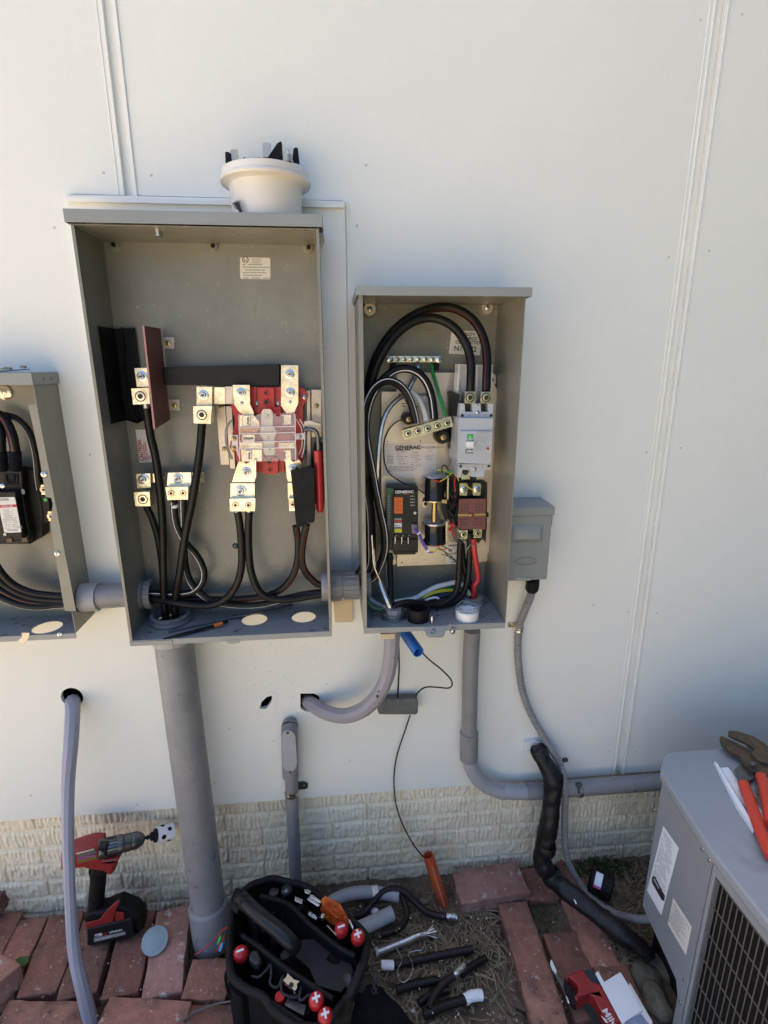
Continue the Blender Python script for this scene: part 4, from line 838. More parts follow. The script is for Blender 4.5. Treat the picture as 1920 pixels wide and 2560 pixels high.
# right riser with sweep into a horizontal run
rc = conduit_thing('sweep_conduit', (.42,-.05,.30), 'grey conduit dropping from the transfer enclosure and sweeping right along the wall')
MB().tube([w('5',1108,1540,-.05), w('A',1365,250,-.045), w('A',1358,640,-.038)], .0207, n=32, smooth=False).build('pipe', 'pvc', rc)
MB().tube([w('A',1358,640,-.038),w('A',1356,800,-.038)], lambda t: .0245, n=32, smooth=False).build('coupling', 'pvc', rc, bevel=.001)
MB().tube([w('A',1358,790,-.038), w('A',1372,850,-.038), w('A',1410,915,-.038), w('A',1475,965,-.038), w('A',1560,995,-.038), w('C',0,448,-.038), w('C',60,452,-.038), w('C',140,450,-.038)], .0207, n=32, seg=8).build('sweep', 'pvcl', rc)
b = MB()
for i in range(12):
    x, y = 1418+i*12, 868+ (i*12)*.62 - (i*12)**2*.0011
    b.ob(w('A',x,y,-.0608), (.0022,.0008,.006 if i % 3 else .003), (Vector((.8,0,-.6)), Vector((0,1,0)), Vector((.6,0,.8))))
b.build('print_mark', 'inkg', rc)
MB().tube([w('C',135,450,-.038), w('C',620,415,-.038), w('C',1050,385,-.038), w('C',1500,352,-.038)], .0228, n=32, smooth=False).build('pipe', 'pvc', rc)
P = w('C',470,430,-.038); b = MB(); b.lathe(P-XV*.006, XV, [(.0232,0),(.0242,.0005),(.0242,.010),(.0232,.0105)], 28, cap=False); b.plate('C', [(447,392),(465,384),(485,390),(495,405),(488,425),(478,428),(478,462),(465,462),(462,428),(450,415)], -.0625, .0015); b.mi = 1; b.lathe(w('C',463,397,-.0628), BACKV, [(.002,0),(.002,.0004)], 10); b.build('strap', ['zinc','ink'], rc)
b = MB(); b.lathe(Vector((.328,-.072,.9095)), ZV, [(.029,0),(.029,.004),(.0265,.005),(.0265,.018),(.0235,.020),(.0215,.020),(.0215,0)], 28, cap=False); b.build('bushing', 'pvc', rc)
# curved tube: wall hole -> up into the transfer enclosure
cu_ = conduit_thing('curved_tube', (.0,-.06,.62), 'mauve grey bent tube curving from the wall hole up into the transfer enclosure', 'tube')
pts = [w('A',400,455,.03), w('A',420,470,-.005), w('A',490,515,-.04), w('A',570,540,-.065), w('A',650,540,-.085), w('A',740,500,-.10), w('A',815,425,-.11), w('A',868,320,-.118), w('A',893,200,-.122), w('A',900,90,-.125), Vector((.129,-.125,.90)), Vector((.129,-.125,.932))]
MB().tube(pts, .0185, n=10, seg=6).build('tube', 'pvcp', cu_)
b = MB()
for i in range(3): b.lathe(Vector((.129,-.125,.9100+i*.0035)), ZV, [(.0195,0),(.030-.002*i,.0003),(.030-.002*i,.0028),(.0195,.003),(.0195,0)], 10 if i == 1 else 28, cap=False)
b.build('locknut', 'zinc', cu_); b = MB(); b.prism(WY('A', [(832,62),(918,58),(918,88),(838,92)], -.145), (0,.04,0)); b.build('tape_collar', 'tan', cu_, bevel=.001)
b = MB()
for x, y in ((815,432),(822,400),(812,425)): b.ob(w('A',x,y,-.1295),(.005,.001,.003), (Vector((.7,0,.7)), Vector((0,1,0)), Vector((-.7,0,.7))))
b.build('scuff', 'ink', cu_)
# hanging tube on the left
ht = MB(); pts = [w('s',180,1750,.03), w('s',182,1762,-.02), w('s',178,1850,-.07), w('s',170,1960,-.11), w('s',170,2100,-.16), w('s',176,2250,-.21), w('s',186,2380,-.25), w('s',208,2480,-.28), w('s',238,2600,-.30), w('s',262,2700,-.31)]
ht.tube(pts, lambda t: .0165+.0022*math.sin(t*9)-.002*t, n=9, seg=5, twist=1.2, squash=.92); o = ht.build('hanging_tube', mat('pale_lilac_tube', (.33,.33,.40), .5, var=.1, vscale=8, bump=.0003, bscale=60), ang=28)
o['label'] = 'pale lilac grey tube hanging from the round wall hole to the bottom edge'; o['category'] = 'tube'
# flexible whip from the small disconnect to the unit
wh = conduit_thing('flexible_conduit', (.5,-.02,.7), 'ribbed grey flexible conduit from the small disconnect box down to the grey unit', 'conduit')
pts = [w('B',262,790,-.05), w('B',250,850,-.045), w('B',205,960,-.032), w('B',170,1060,-.02), w('B',160,1200,-.02), w('B',165,1340,-.02), w('B',190,1520,-.02), w('B',235,1660,-.02), w('B',300,1790,-.02), w('B',360,1890,-.025), w('C',300,190,-.035), w('C',350,270,-.04), w('C',372,340,-.06), w('C',385,480,-.07), w('C',380,640,-.075), w('C',385,800,-.08), w('C',415,920,-.09), w('C',480,1030,-.11), w('C',570,1130,-.14), w('C',690,1210,-.18), w('C',800,1245,-.22), w('C',900,1250,-.26), w('C',1010,1230,-.30)]
cc = catmull([Vector(p) for p in pts], 26); b = MB(); N = len(cc)
b.tube(cc, lambda t: .0093+.0007*math.sin(t*(N-1)*1.45), n=18, smooth=False); b.build('hose', 'pvc', wh)
b = MB(); b.tube(W('B', [(267,725,-.055),(266,760,-.053),(262,785,-.05),(258,805,-.048)]), lambda t: .0165-.003*max(0,t-.75)*4, n=24); b.build('connector', 'blackm', wh)
b = MB(); b.lathe(w('B',172,1072,-.02), (-.1,0,-1), [(.0102,0),(.0112,.0008),(.0112,.004),(.0105,.005),(.0112,.006),(.0112,.011),(.0102,.012)], 24, cap=False); b.plate('B', [(88,1040),(140,1036),(150,1050),(150,1068),(95,1074),(84,1062)], -.003, .0018); b.mi = 1; b.lathe(w('B',106,1056,-.0035), BACKV, [(.0024,0),(.002,.001)], 10); b.build('strap', ['tin','ink'], wh)
b = MB(); b.plate('C', [(365,245),(395,238),(404,248),(402,262),(372,268)], -.004, .002); b.mi = 1; b.lathe(w('C',386,252,-.0045), BACKV, [(.0025,0),(.002,.001)], 10); b.build('strap', ['steeld','tin'], wh)
# blue corrugated tube under the transfer enclosure
bt = conduit_thing('corrugated_tube', (.17,-.12,.86), 'short blue corrugated tube end poking down below the transfer enclosure', 'tube')
p0 = w('A',965,35,-.055); p1 = w('A',1058,168,-.135); L = (p1-p0).length; n_ = 15
b = MB(); prof = []
for i in range(n_): prof += [(.0118, L*i/n_), (.0138, L*(i+.3)/n_), (.0138, L*(i+.6)/n_), (.0118, L*(i+.9)/n_)]
prof += [(.0135, L), (.0112, L), (.0112, L*.6), (.0, L*.6)]
b.lathe(p0, p1-p0, prof, 24, cap=False); b.build('tube', 'blue', bt)
# orange red conduit stub out of the soil
oc = conduit_thing('underground_conduit', (.27,-.04,0), 'orange red plastic conduit stub leaning up out of the soil', 'conduit')
p0 = w('A',1115,1370,-.06); p1 = w('D',30,470,-.085); p1 = g('D',30,500,-.03)
b = MB(); L = (p1-p0).length; b.lathe(p0, p1-p0, [(.0128,.10),(.0128,0),(.0152,0),(.0152,L)], 28, cap=False); b.build('pipe', 'orangep', oc)
b = MB(); b.tube([p0.lerp(p1,.12)+Vector((.002,-.0152,0)), p0.lerp(p1,.98)+Vector((.002,-.0152,0))], .0007, n=6, smooth=False); b.build('print_line', 'tan', oc)
# grey splice block and thin black wire
sb = MB(); sb.plate('A', [(812,470),(825,450),(1050,440),(1056,465),(1054,530),(1040,538),(825,538),(815,515)], -.03, .024)
for x in (880,960,1035): sb.lathe(w('A',x,452,-.018)-ZV*.004, ZV, [(.0085,0),(.008,.006),(.004,.009)], 14)
o = sb.build('wire_block', 'foam', bevel=.004); o['label'] = 'dark grey foam block holding the thin black wires on the siding'; o['category'] = 'wire block'
tw = MB(); tw.tube(W('A', [(1075,165,-.11),(1120,210,-.12),(1200,275,-.125),(1250,330,-.12),(1255,365,-.11),(1230,380,-.09),(1170,375,-.06),(1100,375,-.04),(1055,405,-.03),(1038,440,-.022)]), .0019, n=8)
tw.tube(W('A', [(940,130,-.10),(943,250,-.06),(938,350,-.03),(933,450,-.022)]), .0022, n=8)
tw.tube(W('A', [(1008,540,-.02),(975,640,-.015),(930,780,-.012),(912,920,-.01),(925,1070,-.015),(965,1190,-.03),(1030,1310,-.05),(1100,1395,-.062)]), .0019, n=8)
o = tw.build('thin_wire', 'black'); o['label'] = 'thin black wire from the blue tube through the foam block to the orange red stub'; o['category'] = 'wire'

# ================================================================== small disconnect box
dx_ = thing('disconnect_box', (.44,-.05,1.0), 'small closed grey disconnect box half hidden right of the transfer enclosure', 'electrical box')
xa, xb, yf2, z0, z1 = .375, .5055, -.086, .975, 1.133
MB().box(.386,xb-.003,yf2+.004,-.001,z0+.001,z1+.012).build('box_body', 'steel', dx_, bevel=.001)
b = MB(); b.box(.384,xb,yf2-.002,yf2+.0025,z0-.004,z1-.001); b.box(xb+.0003,xb+.0018,yf2-.002,-.03,z1-.03,z1-.001); cvr = b.build('cover', 'steel', dx_, bevel=.0008)
b = MB(); b.prism([(.384,yf2-.006,z1),(.384,yf2-.006,z1+.019),(.384,-.0015,z1+.0215),(.384,-.0015,z1)], (xb+.004-.384,0,0)); b.build('rain_hood', 'steel', dx_, bevel=.001)
o4 = WY('B', [(112,325),(345,322),(342,452),(105,458)], yf2-.0021); i4 = WY('B', [(150,368),(320,366),(318,430),(152,432)], yf2-.010)
b = MB(); b.add(o4+i4, [(0,1,5,4),(1,2,6,5),(2,3,7,6),(3,0,4,7),(4,5,6,7)]); b.build('embossed_handle', 'steel', cvr)
b = MB(); P = w('B',218,590,yf2-.0024); b.tube([P+Vector((.026*math.cos(i*math.pi/12),0,.010*math.sin(i*math.pi/12))) for i in range(25)], .0009, n=6, smooth=False)
b.tube([P+Vector((.021*math.cos(i*math.pi/12),0,.0072*math.sin(i*math.pi/12))) for i in range(25)], .0006, n=6, smooth=False); b.build('embossed_emblem', 'steel', cvr)
b = MB(); b.plate('B', [(140,712),(272,712),(268,725),(240,733),(170,732),(145,722)], yf2-.004, .012); b.build('hasp', 'zinc', dx_, bevel=.0006)

# ================================================================== black wrapped refrigerant pipe, duct cap
bp = MB(); pts = W('C', [(215,170,-.02),(235,230,-.045),(275,300,-.06),(308,380,-.075),(300,520,-.085),(275,680,-.095),(245,820,-.10),(245,900,-.105),(300,990,-.115)]) + [g('C',370,1050,.075), g('C',480,1140,.065), g('C',620,1250,.055), g('C',760,1360,.045), g('C',870,1440,.030), g('C',920,1500,.015)]
bp.tube(pts, lambda t: (.018+.0065*min(1,t*6)) - .009*max(0,t-.85)/.15 + .0012*math.sin(t*40), n=26, seg=12)
bp.v = [v + Vector((noise.noise(v*40), noise.noise(v*40+Vector((7,0,0))), noise.noise(v*40+Vector((0,7,0)))))*.0032 + Vector((noise.noise(v*110), noise.noise(v*110+Vector((3,0,0))), 0))*.0016 for v in bp.v]
wp = conduit_thing('wrapped_pipe', (.6,-.08,.2), 'black foam wrapped pipe from the wall bending down and across to the grey unit', 'pipe')
bp.build('insulation', 'rubber', wp)
for i, (k, x, y, Y, r, d) in enumerate((('C',262,800,-.10,.0275,(.1,0,1)),('C',300,985,-.115,.0275,(-.6,.4,1)),('C',310,375,-.075,.0265,(0,0,1)),('C',225,205,-.035,.0235,(-.4,.2,1)))):
    MB().lathe(w(k,x,y,Y), d, [(r*.93,-.016),(r*1.02,-.012),(r*1.03,0),(r*1.0,.011),(r*.93,.015)], 11, cap=False).build('tape_wrap', 'rubber', wp)
MB().ob(g('C',448,1142,.099), (.003,.012,.001)).build('paint_fleck', 'paper', wp)
fc = conduit_thing('end_cap_fitting', (.70,-.11,0), 'black rubber pipe cap with a white and pink label behind the flexible conduit', 'cap')
c0 = g('C',600,1020,.045); dr = Vector((.75,-.5,-.1)); MB().lathe(c0-dr*.03, dr, [(.030,0),(.036,.004),(.036,.022),(.033,.024),(.033,.030),(.036,.032),(.036,.058),(.03,.062)], 30).build('cap_body', 'blackm', fc)
a_, b_ = ortho(dr, CAM-c0); dn_ = dr.normalized()
b = MB(); cen = c0-dr*.03+dn_*.012
for i in range(6):
    q0, q1 = [math.radians(-38+x_*11) for x_ in (i, i+1)]
    f = lambda q, h: cen + dn_*h + (a_*math.cos(q)+b_*math.sin(q))*.0366
    b.mi = 1 if i > 4 else 0; b.add([f(q0,0),f(q1,0),f(q1,.019),f(q0,.019)], [(0,1,2,3)])
lbl = b.build('cap_label', ['paper','pink'], fc)

# ================================================================== grey outdoor unit
AC = thing('outdoor_unit', (.95,-.55,0), 'grey outdoor heat pump unit with a wire coil guard at the right edge', 'outdoor unit')
h = .55; xL = .722; A0 = (.745,-.272); B0 = (.722,-.455); B1 = (.720,-.483)
foot = [(.800,-.212),(.748,-.270),(.7215,-.480),(.7215,-.90),(1.35,-.90),(1.35,-.212)]
lid = [(.803,-.206),(.790,-.208),(.750,-.256),(.742,-.270),(.7165,-.470),(.7145,-.905),(1.36,-.905),(1.36,-.206)]
b = MB(); b.prism([(x,y,h-.022) for x, y in lid], (0,0,.024)); b.build('lid', 'actop', AC, bevel=.005)
b = MB(); b.prism([(x,y,h-.026) for x, y in [(.804,-.210),(.7525,-.266),(.7255,-.480),(.7255,-.485),(1.34,-.485),(1.34,-.210)]], (0,0,-.36)); b.build('panel_body', 'ac', AC)
def fx(y): return .7475 + (.7215-.7475)*((y+.272)/(-.480+.272))        # x of the side panel face at y
pn = MB(); pn.prism([(fx(-.271),-.271,h-.022),(fx(-.271),-.271,.150),(fx(-.44),-.44,.150),(fx(-.455),-.455,.12),(fx(-.455),-.455,-.02),(fx(-.480),-.480,-.02),(fx(-.480),-.480,h-.022)], (.0025,0,0)); pn = pn.build('side_panel', 'ac', AC)
b = MB(); b.prism([(.7475,-.271,h-.022),(.7475,-.271,.150),(.8,-.213,.150),(.8,-.213,h-.022)], (.002,.0005,0)); b.build('back_panel', 'ac', AC)
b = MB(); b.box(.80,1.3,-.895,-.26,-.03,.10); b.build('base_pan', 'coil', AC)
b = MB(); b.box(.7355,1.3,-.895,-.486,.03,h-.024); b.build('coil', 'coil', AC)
b = MB(); b.box(.7185,.7345,-.902,-.4845,h-.042,h-.0225); b.box(.7185,.7345,-.4925,-.4845,.0,h-.0425); b.box(.7185,.7345,-.902,-.4845,-.02,.02); b.build('guard_frame', 'ac', AC, bevel=.001)
b = MB()
for i in range(30):
    y = -.500-i*.0132; b.tube([(.7215,y,.02),(.7215,y,h-.045)], .00115, n=6, smooth=False)
for i in range(8):
    z = h-.115-i*.068; b.tube([(.7235,-.493,z),(.7235,-.90,z)], .0014, n=6, smooth=False)
b.tube([(.7235,-.493,h-.05),(.7235,-.90,h-.05)], .0014, n=6, smooth=False); b.build('wire_guard', 'wire', AC)
PX = lambda y, z, o=.0008: Vector((fx(y)-o, y, z))
for y, z in ((-.445,h-.030),(-.471,h-.030),(-.468,.190),(-.468,.125)): bolt(PX(y,z,.0002), .0045, pn, 'screw', 'zinc', nut=False, out=(-1,0,0))
tn = Vector((fx(-.4)-fx(-.3), -.1, 0)).normalized()
def acp(k, x, y): # picture point on the side panel plane
    o_ = S[k]; d = ray(o_[0]+x*o_[2], o_[1]+y*o_[2]); n_ = Vector((1,0,0)).cross(Vector((0,0,1))); nn = tn.cross(ZV); p = PX(-.3,.3); return CAM + d*((p-CAM).dot(nn)/d.dot(nn))
outv = -tn.cross(ZV) if (-tn.cross(ZV)).x < 0 else tn.cross(ZV)
l1 = MB().prism([acp('a',x,y) for x, y in ((170,770),(283,932),(155,1420),(52,1240))], outv*.0004).build('warning_label', 'paper', pn)
l2 = MB().prism([acp('a',x,y) for x, y in ((243,1295),(378,1505),(335,1710),(203,1485))], outv*.0004).build('data_label', 'paperw', pn)
b = MB(); b.prism([acp('a',x,y) for x, y in ((98,1135),(112,1140),(183,1280),(178,1318),(160,1310),(90,1185),(88,1150))], outv*.0009); b.build('logo_plate', 'ink', l1)
p_ = acp('a',103,1160); q_ = acp('a',175,1295); dirv = (q_-p_).normalized(); upv = outv.cross(dirv); upv = upv if upv.z > 0 else -upv
b = MB(); scribble(b, acp('a',104,1160)+outv*.0009, dirv, upv, 1, .036, .006, out=outv, seed=41, h=.7, fill=1); b.build('print', 'stripew', l1)
b = MB(); p0 = acp('a',168,800); sdir = (acp('a',283,932)-acp('a',170,770)).normalized(); ddir = (acp('a',170,770)-acp('a',52,1240)).normalized(); 
L1 = (acp('a',283,932)-acp('a',170,770)).length; H1 = (acp('a',170,770)-acp('a',52,1240)).length
scribble(b, p0+sdir*.004, sdir, ddir, 30, L1*.85, H1*.75/32, out=outv*2, seed=21, h=.3, fill=.85)
b.build('print', 'inkg', l1)
b = MB(); p0 = acp('a',240,1320); L2 = (acp('a',378,1505)-acp('a',243,1295)).length; H2 = (acp('a',243,1295)-acp('a',203,1485)).length
scribble(b, p0+sdir*.004, sdir, ddir, 12, L2*.85, H2*.85/13, out=outv*2, seed=22, h=.35, fill=.9); b.build('print', 'inkg', l2)

# pliers, paper and magnetic scrap on the unit lid
PL = thing('pliers', g('a',830,320,.56), 'rusty slip joint pliers with orange red grips lying on the grey unit', 'pliers')
zl = .5535
def flat(pts, z, th, name, m, par, bev=.002, k='a'): return MB().prism(GZ(k, pts, z), (0,0,th)).build(name, m, par, bevel=bev)
flat([(578,145),(592,140),(700,190),(790,240),(850,290),(925,345),(930,425),(905,420),(820,400),(760,350),(720,285),(640,240),(590,190)], zl+.012, .010, 'lower_jaw', 'rust', PL)
flat([(640,100),(700,102),(820,140),(900,190),(960,240),(960,345),(870,325),(800,265),(825,235),(760,180),(690,150),(640,125)], zl+.020, .010, 'upper_jaw', 'rust', PL)
flat([(680,385),(735,335),(830,400),(850,430),(790,470),(718,465)], zl+.004, .010, 'joint_plate', 'steeld', PL)
MB().lathe(g('a',823,318,zl+.0305), ZV, [(.007,0),(.007,.0015),(.005,.003)], 18).build('rivet', 'steeld', PL)
MB().tube([g('a',752,465,zl+.014), g('a',790,560,zl+.014), g('a',835,690,zl+.014), g('a',885,830,zl+.014), g('a',960,1000,zl+.014)], .0115, n=16, ref=(0,0,1)).build('grip', 'redgrip', PL)
MB().tube([g('a',880,410,zl+.02), g('a',905,500,zl+.02), g('a',930,620,zl+.02), g('a',950,760,zl+.02)], .0115, n=16, ref=(0,0,1)).build('grip', 'redgrip', PL)
b = MB(); b.prism([g('a',535,325,.5525),g('a',560,345,.5525),g('a',830,800,.5525),g('a',822,828,.5525),g('a',700,650,.5525)], (0,0,.010)); o = b.build('paper_booklet', 'paper'); o['label'] = 'thin folded white booklet on edge beside the pliers grip'; o['category'] = 'booklet'
b = MB(); b.prism([g('a',585,350,.5523),g('a',640,345,.5523),g('a',915,700,.5523),g('a',915,770,.5523),g('a',740,600,.5523)], (0,0,.0008)); o = b.build('paper_sheet', 'paper'); o['label'] = 'pale paper sheet lying under the red pliers grips'; o['category'] = 'paper'
b = MB(); b.tube([g('a',850,450,.557),g('a',840,540,.557),g('a',860,620,.557)], .0018, n=8); b.tube([g('a',820,545,.557),g('a',880,540,.557),g('a',930,560,.557)], .0018, n=8); o = b.build('wire_clip', 'zinc'); o['label'] = 'small bright wire clip between the two pliers handles'; o['category'] = 'clip'

# ================================================================== meter socket adapter on the big hood
MS = thing('meter_adapter', (-.112,-.07,1.7375), 'white plastic meter adapter ring standing upside down on the meter enclosure hood', 'meter adapter')
c = Vector((-.113,-.074,1.738))
b = MB(); b.lathe(c, ZV, [(.0665,0),(.0655,.004),(.0685,.058),(.0700,.062),(.078,.066),(.0845,.066),(.0862,.069),(.0850,.0725),(.0815,.074),(.0815,.086),(.079,.0875),(.074,.0875)], 64); b.build('housing', 'cream', MS)
b = MB(); b.prism(WY('1', [(948,395),(975,378),(998,378),(1004,400),(1012,468),(990,468),(985,430),(962,420)], -.1385), (0,.004,0)); b.build('label_notch', 'inkg', MS)
b = MB(); b.prism(WY('1', [(958,392),(990,384),(1006,440),(1016,466),(1000,468),(992,440),(968,410)], -.139), (0,.0045,0)); b.build('cable_slot', 'ink', MS)
b = MB(); b.lathe(c+ZV*.086, ZV, [(.073,0),(.073,.004),(.06,.008)], 40)
b.prism(WY('1', [(912,110),(928,108),(945,118),(945,175),(915,172)], -.095), (0,.012,0)); b.prism(WY('1', [(1148,140),(1200,62),(1222,50),(1226,58),(1230,148)], -.06), (0,.01,0))
b.prism(WY('1', [(1290,92),(1300,84),(1315,86),(1322,160),(1285,150)], -.06), (0,.02,0)); b.prism(WY('1', [(1013,150),(1016,136),(1060,160)], -.10), (0,.02,0)); b.build('contact_block', 'blackm', MS, bevel=.001)
for pts, Y in (([(940,102),(950,94),(980,96),(990,160),(950,165)], -.092), ([(1118,66),(1125,58),(1160,60),(1166,70),(1160,140),(1120,140)], -.05), ([(1070,140),(1105,135),(1110,150),(1070,150)], -.10)):
    MB().prism(WY('1', pts, Y), (0,.003,0)).build('contact_blade', 'galv', MS, bevel=.0006)
MB().lathe(w('1',1258,135,-.07), ZV, [(.009,-.01),(.009,.002),(.006,.006),(.003,.012)], 14).build('contact_stud', 'galv', MS)
b = MB(); b.tube([w('1',350,462,-.12), w('1',400,445,-.12), w('1',440,438,-.12), w('1',475,455,-.12)], .0006, n=6); b.prism(WY('1', [(445,436),(470,438),(508,455),(508,460),(445,460)], -.12), (0,.01,0)); o = b.build('plastic_scrap', mat('dark_blue_plastic', (.02,.03,.10), .4)); o['label'] = 'small dark blue plastic scrap with a thin wire on the meter enclosure hood'; o['category'] = 'scrap'
b = MB(); b.plate('6', [(-60,138),(0,135),(200,122),(202,128),(0,146),(-60,150)], -.08, .01); b.plate('6', [(140,112),(150,98),(178,98),(188,118)], -.08, .006); b.plate('6', [(-10,125),(40,108),(78,112),(78,128)], -.08, .006); o = b.build('metal_latch', 'steeld', bevel=.0006); o['label'] = 'dark metal latch strip with a screw lying on the left enclosure hood'; o['category'] = 'latch'

# ================================================================== cables
def cable(k, pts, r, lab, stripe=None, par=None, m='black', cat='cable', group=None, seg=8, n=16, name='power_cable', world=None, extra=None, seg_set=None):
    P = [w(k, *p) if len(p) == 3 else Vector(p[0]) for p in pts]
    if extra: P = P + [Vector(e) for e in extra]
    b = MB(); mats = [m]
    if stripe: n = 26; seg_set = tuple(int(round(q*1.625)) % 26 for q in (seg_set or (1,))[:1])
    st = None
    if stripe: mats.append(stripe); st = (seg_set or (1,), 1)
    b.tube(P, r, n=n, seg=seg, stripe=st)
    o = b.build(name, mats); o['label'] = lab; o['category'] = cat
    if group: o['group'] = group
    return o
gm = 'power cables inside the large meter enclosure'; rr = .0079
IN = Vector((-.389,-.06,.80))
cable('3', [(345,-350,-.085),(375,-150,-.078),(405,-20,-.075),(435,200,-.07),(450,420,-.07),(455,700,-.07)], .0085, 'thick black cable from the upper left lug beside the fibre barrier into the floor opening', group=gm, extra=[(-.400,-.058,.94),(-.400,-.058,.87),(-.396,-.058,.80)])
cable('3', [(703,-235,-.082),(685,-30,-.082),(645,230,-.085),(595,480,-.085),(560,720,-.08)], .0085, 'thick black cable slanting from the centre lug down into the floor opening', group=gm, extra=[(-.375,-.06,.94),(-.378,-.06,.87),(-.38,-.06,.80)])
cable('3', [(345,290,-.07),(390,390,-.06),(425,520,-.05),(450,700,-.05)], .0076, 'black cable from the lower left neutral lug joining the two thick ones', group=gm, extra=[(-.405,-.045,.93),(-.402,-.045,.86),(-.40,-.05,.80)])
cable('3', [(525,262,-.078),(528,350,-.075),(550,440,-.07),(600,530,-.065),(670,610,-.06),(712,700,-.06),(705,780,-.06),(650,840,-.055),(560,858,-.052),(450,856,-.05),(345,852,-.050)], rr, 'white striped cable looping from the neutral lug to the left nipple bushing', 'stripew', group=gm, extra=[(-.50,-.05,.965)])
cable('3', [(582,250,-.078),(585,380,-.07),(590,520,-.05),(592,640,-.045),(620,760,-.05),(680,840,-.055),(770,900,-.06),(900,925,-.065),(1060,925,-.07),(1200,895,-.072),(1330,862,-.075),(1470,842,-.075)], rr, 'white striped cable running low from the neutral lug to the right coupling', 'stripew', group=gm, extra=[(.05,-.075,.965)], seg_set=(1,))
cable('3', [(930,330,-.095),(945,430,-.092),(955,560,-.09),(953,680,-.09),(930,780,-.088),(880,860,-.085),(800,915,-.08),(700,930,-.075),(560,915,-.07),(450,895,-.06),(360,885,-.055)], rr*1.05, 'plain black cable curving from the load lug left to the nipple bushing', group=gm, extra=[(-.50,-.05,.950)])
cable('3', [(1003,330,-.095),(998,450,-.092),(1002,600,-.09),(1020,730,-.09),(1070,840,-.09),(1150,885,-.088),(1260,890,-.085),(1380,872,-.08),(1470,855,-.078)], rr*1.05, 'plain black cable curving from the load lug right to the coupling', group=gm, extra=[(.05,-.078,.968)])
cable('3', [(1300,420,-.09),(1315,520,-.085),(1312,630,-.08),(1285,730,-.075),(1225,810,-.07),(1140,858,-.065),(1020,880,-.058),(850,890,-.05),(650,888,-.045),(480,880,-.045),(360,872,-.045)], rr, 'red striped cable sweeping from the shielded lug across the enclosure bottom to the left', 'striper', group=gm, extra=[(-.50,-.045,.957)], seg_set=(15,0))
cable('3', [(1370,410,-.10),(1350,500,-.095),(1338,600,-.09),(1350,690,-.085),(1395,755,-.08),(1480,800,-.078)], rr, 'red striped cable dropping behind the black shield to the right coupling', 'striper', group=gm, extra=[(.05,-.07,.98)], seg_set=(15,0))
b = MB(); b.lathe(w('3',525,275,-.077), -ZV, [(.0082,0),(.0082,.010)], 16).build('bare_conductor', 'paperw', bpy.data.objects['meter_enclosure'])
b = MB()
for x, y, k in ((925,340,'3'),(1003,335,'3'),(345,-345,'3')): b.lathe(w(k,x,y-12,-.094), -ZV, [(.0070,0),(.0070,.008)], 14)
b.build('bare_conductor', 'alu', ME)
gt = 'power cables inside the transfer enclosure'
cable('4', [(1228,960,-.118),(1232,860,-.112),(1236,720,-.10),(1225,580,-.09),(1180,440,-.08),(1100,330,-.07),(980,255,-.065),(860,235,-.06),(720,255,-.06),(560,330,-.062),(420,450,-.065),(310,610,-.07),(240,780,-.075),(200,980,-.08),(185,1200,-.085),(190,1500,-.09),(205,1700,-.09)], .0092, 'outer red striped cable arching over the top of the transfer enclosure to the breaker', 'striper', group=gt, extra=[w('5',225,420,-.09), w('5',240,700,-.08), w('5',225,950,-.075), Vector((.03,-.07,.98))], seg_set=(14,15))
cable('4', [(1090,960,-.118),(1095,860,-.118),(1098,740,-.115),(1078,620,-.11),(1030,510,-.105),(950,410,-.098),(850,350,-.09),(740,328,-.085),(620,352,-.085),(500,425,-.085),(390,545,-.088),(300,700,-.09),(240,870,-.092),(200,1080,-.095),(180,1350,-.10),(190,1600,-.10)], .0092, 'inner plain black cable arching below the outer one to the breaker', group=gt, extra=[w('5',215,350,-.10), w('5',235,650,-.09), w('5',215,900,-.08), Vector((.03,-.08,.97))])
cable('4', [(780,1200,-.095),(772,1110,-.09),(755,1000,-.088),(715,890,-.088),(650,810,-.09),(560,768,-.092),(460,775,-.095),(370,830,-.10),(290,920,-.105),(230,1030,-.11),(195,1180,-.115),(190,1340,-.12),(215,1500,-.12),(245,1650,-.12)], .0088, 'white striped cable looping over from the tilted lug bar down the left', 'stripew', group=gt, extra=[w('5',275,330,-.115), w('5',315,520,-.11), w('5',350,690,-.105), w('5',352,840,-.095), w('5',315,970,-.085), w('5',245,1090,-.078), Vector((.03,-.075,.965))], seg_set=(15,0) )
cable('4', [(622,1240,-.10),(605,1150,-.098),(570,1040,-.098),(520,950,-.10),(450,890,-.105),(370,872,-.11),(290,905,-.115),(225,985,-.12),(185,1100,-.125),(172,1250,-.128),(178,1450,-.13),(190,1650,-.13)], .0088, 'white striped cable of the inner loop into the tilted lug bar left end', 'stripew', group=gt, extra=[w('5',180,250,-.125), w('5',215,500,-.12), w('5',225,750,-.10), w('5',210,1000,-.08), Vector((.03,-.07,.96))], seg_set=(1,))
cable('4', [(752,725,-.048),(775,830,-.06),(805,930,-.075),(845,1060,-.09),(876,1168,-.10)], .0042, 'green ground wire from the ground bar to the tilted lug bar', m='green', cat='wire', name='ground_wire', n=10)
cable('4', [(712,1222,-.095),(700,1160,-.085),(670,1080,-.075),(630,1010,-.07),(580,965,-.068)], .0062, 'pale grey sleeved wire end entering the tilted lug bar between the striped cables', m='paperw', cat='wire', name='sleeved_wire', n=10)
cable('4', [(636,712,-.042),(640,750,-.05),(615,830,-.055),(570,920,-.06),(520,990,-.065),(440,1050,-.07),(375,1130,-.075),(335,1230,-.08),(310,1370,-.085),(295,1550,-.09),(285,1728,-.09)], .0052, 'bare stranded ground conductor from the ground bar down behind the loops', m='alu', cat='wire', name='stranded_conductor', n=7, extra=[w('5',250,420,-.09), w('5',240,700,-.09), w('5',265,1000,-.10)])
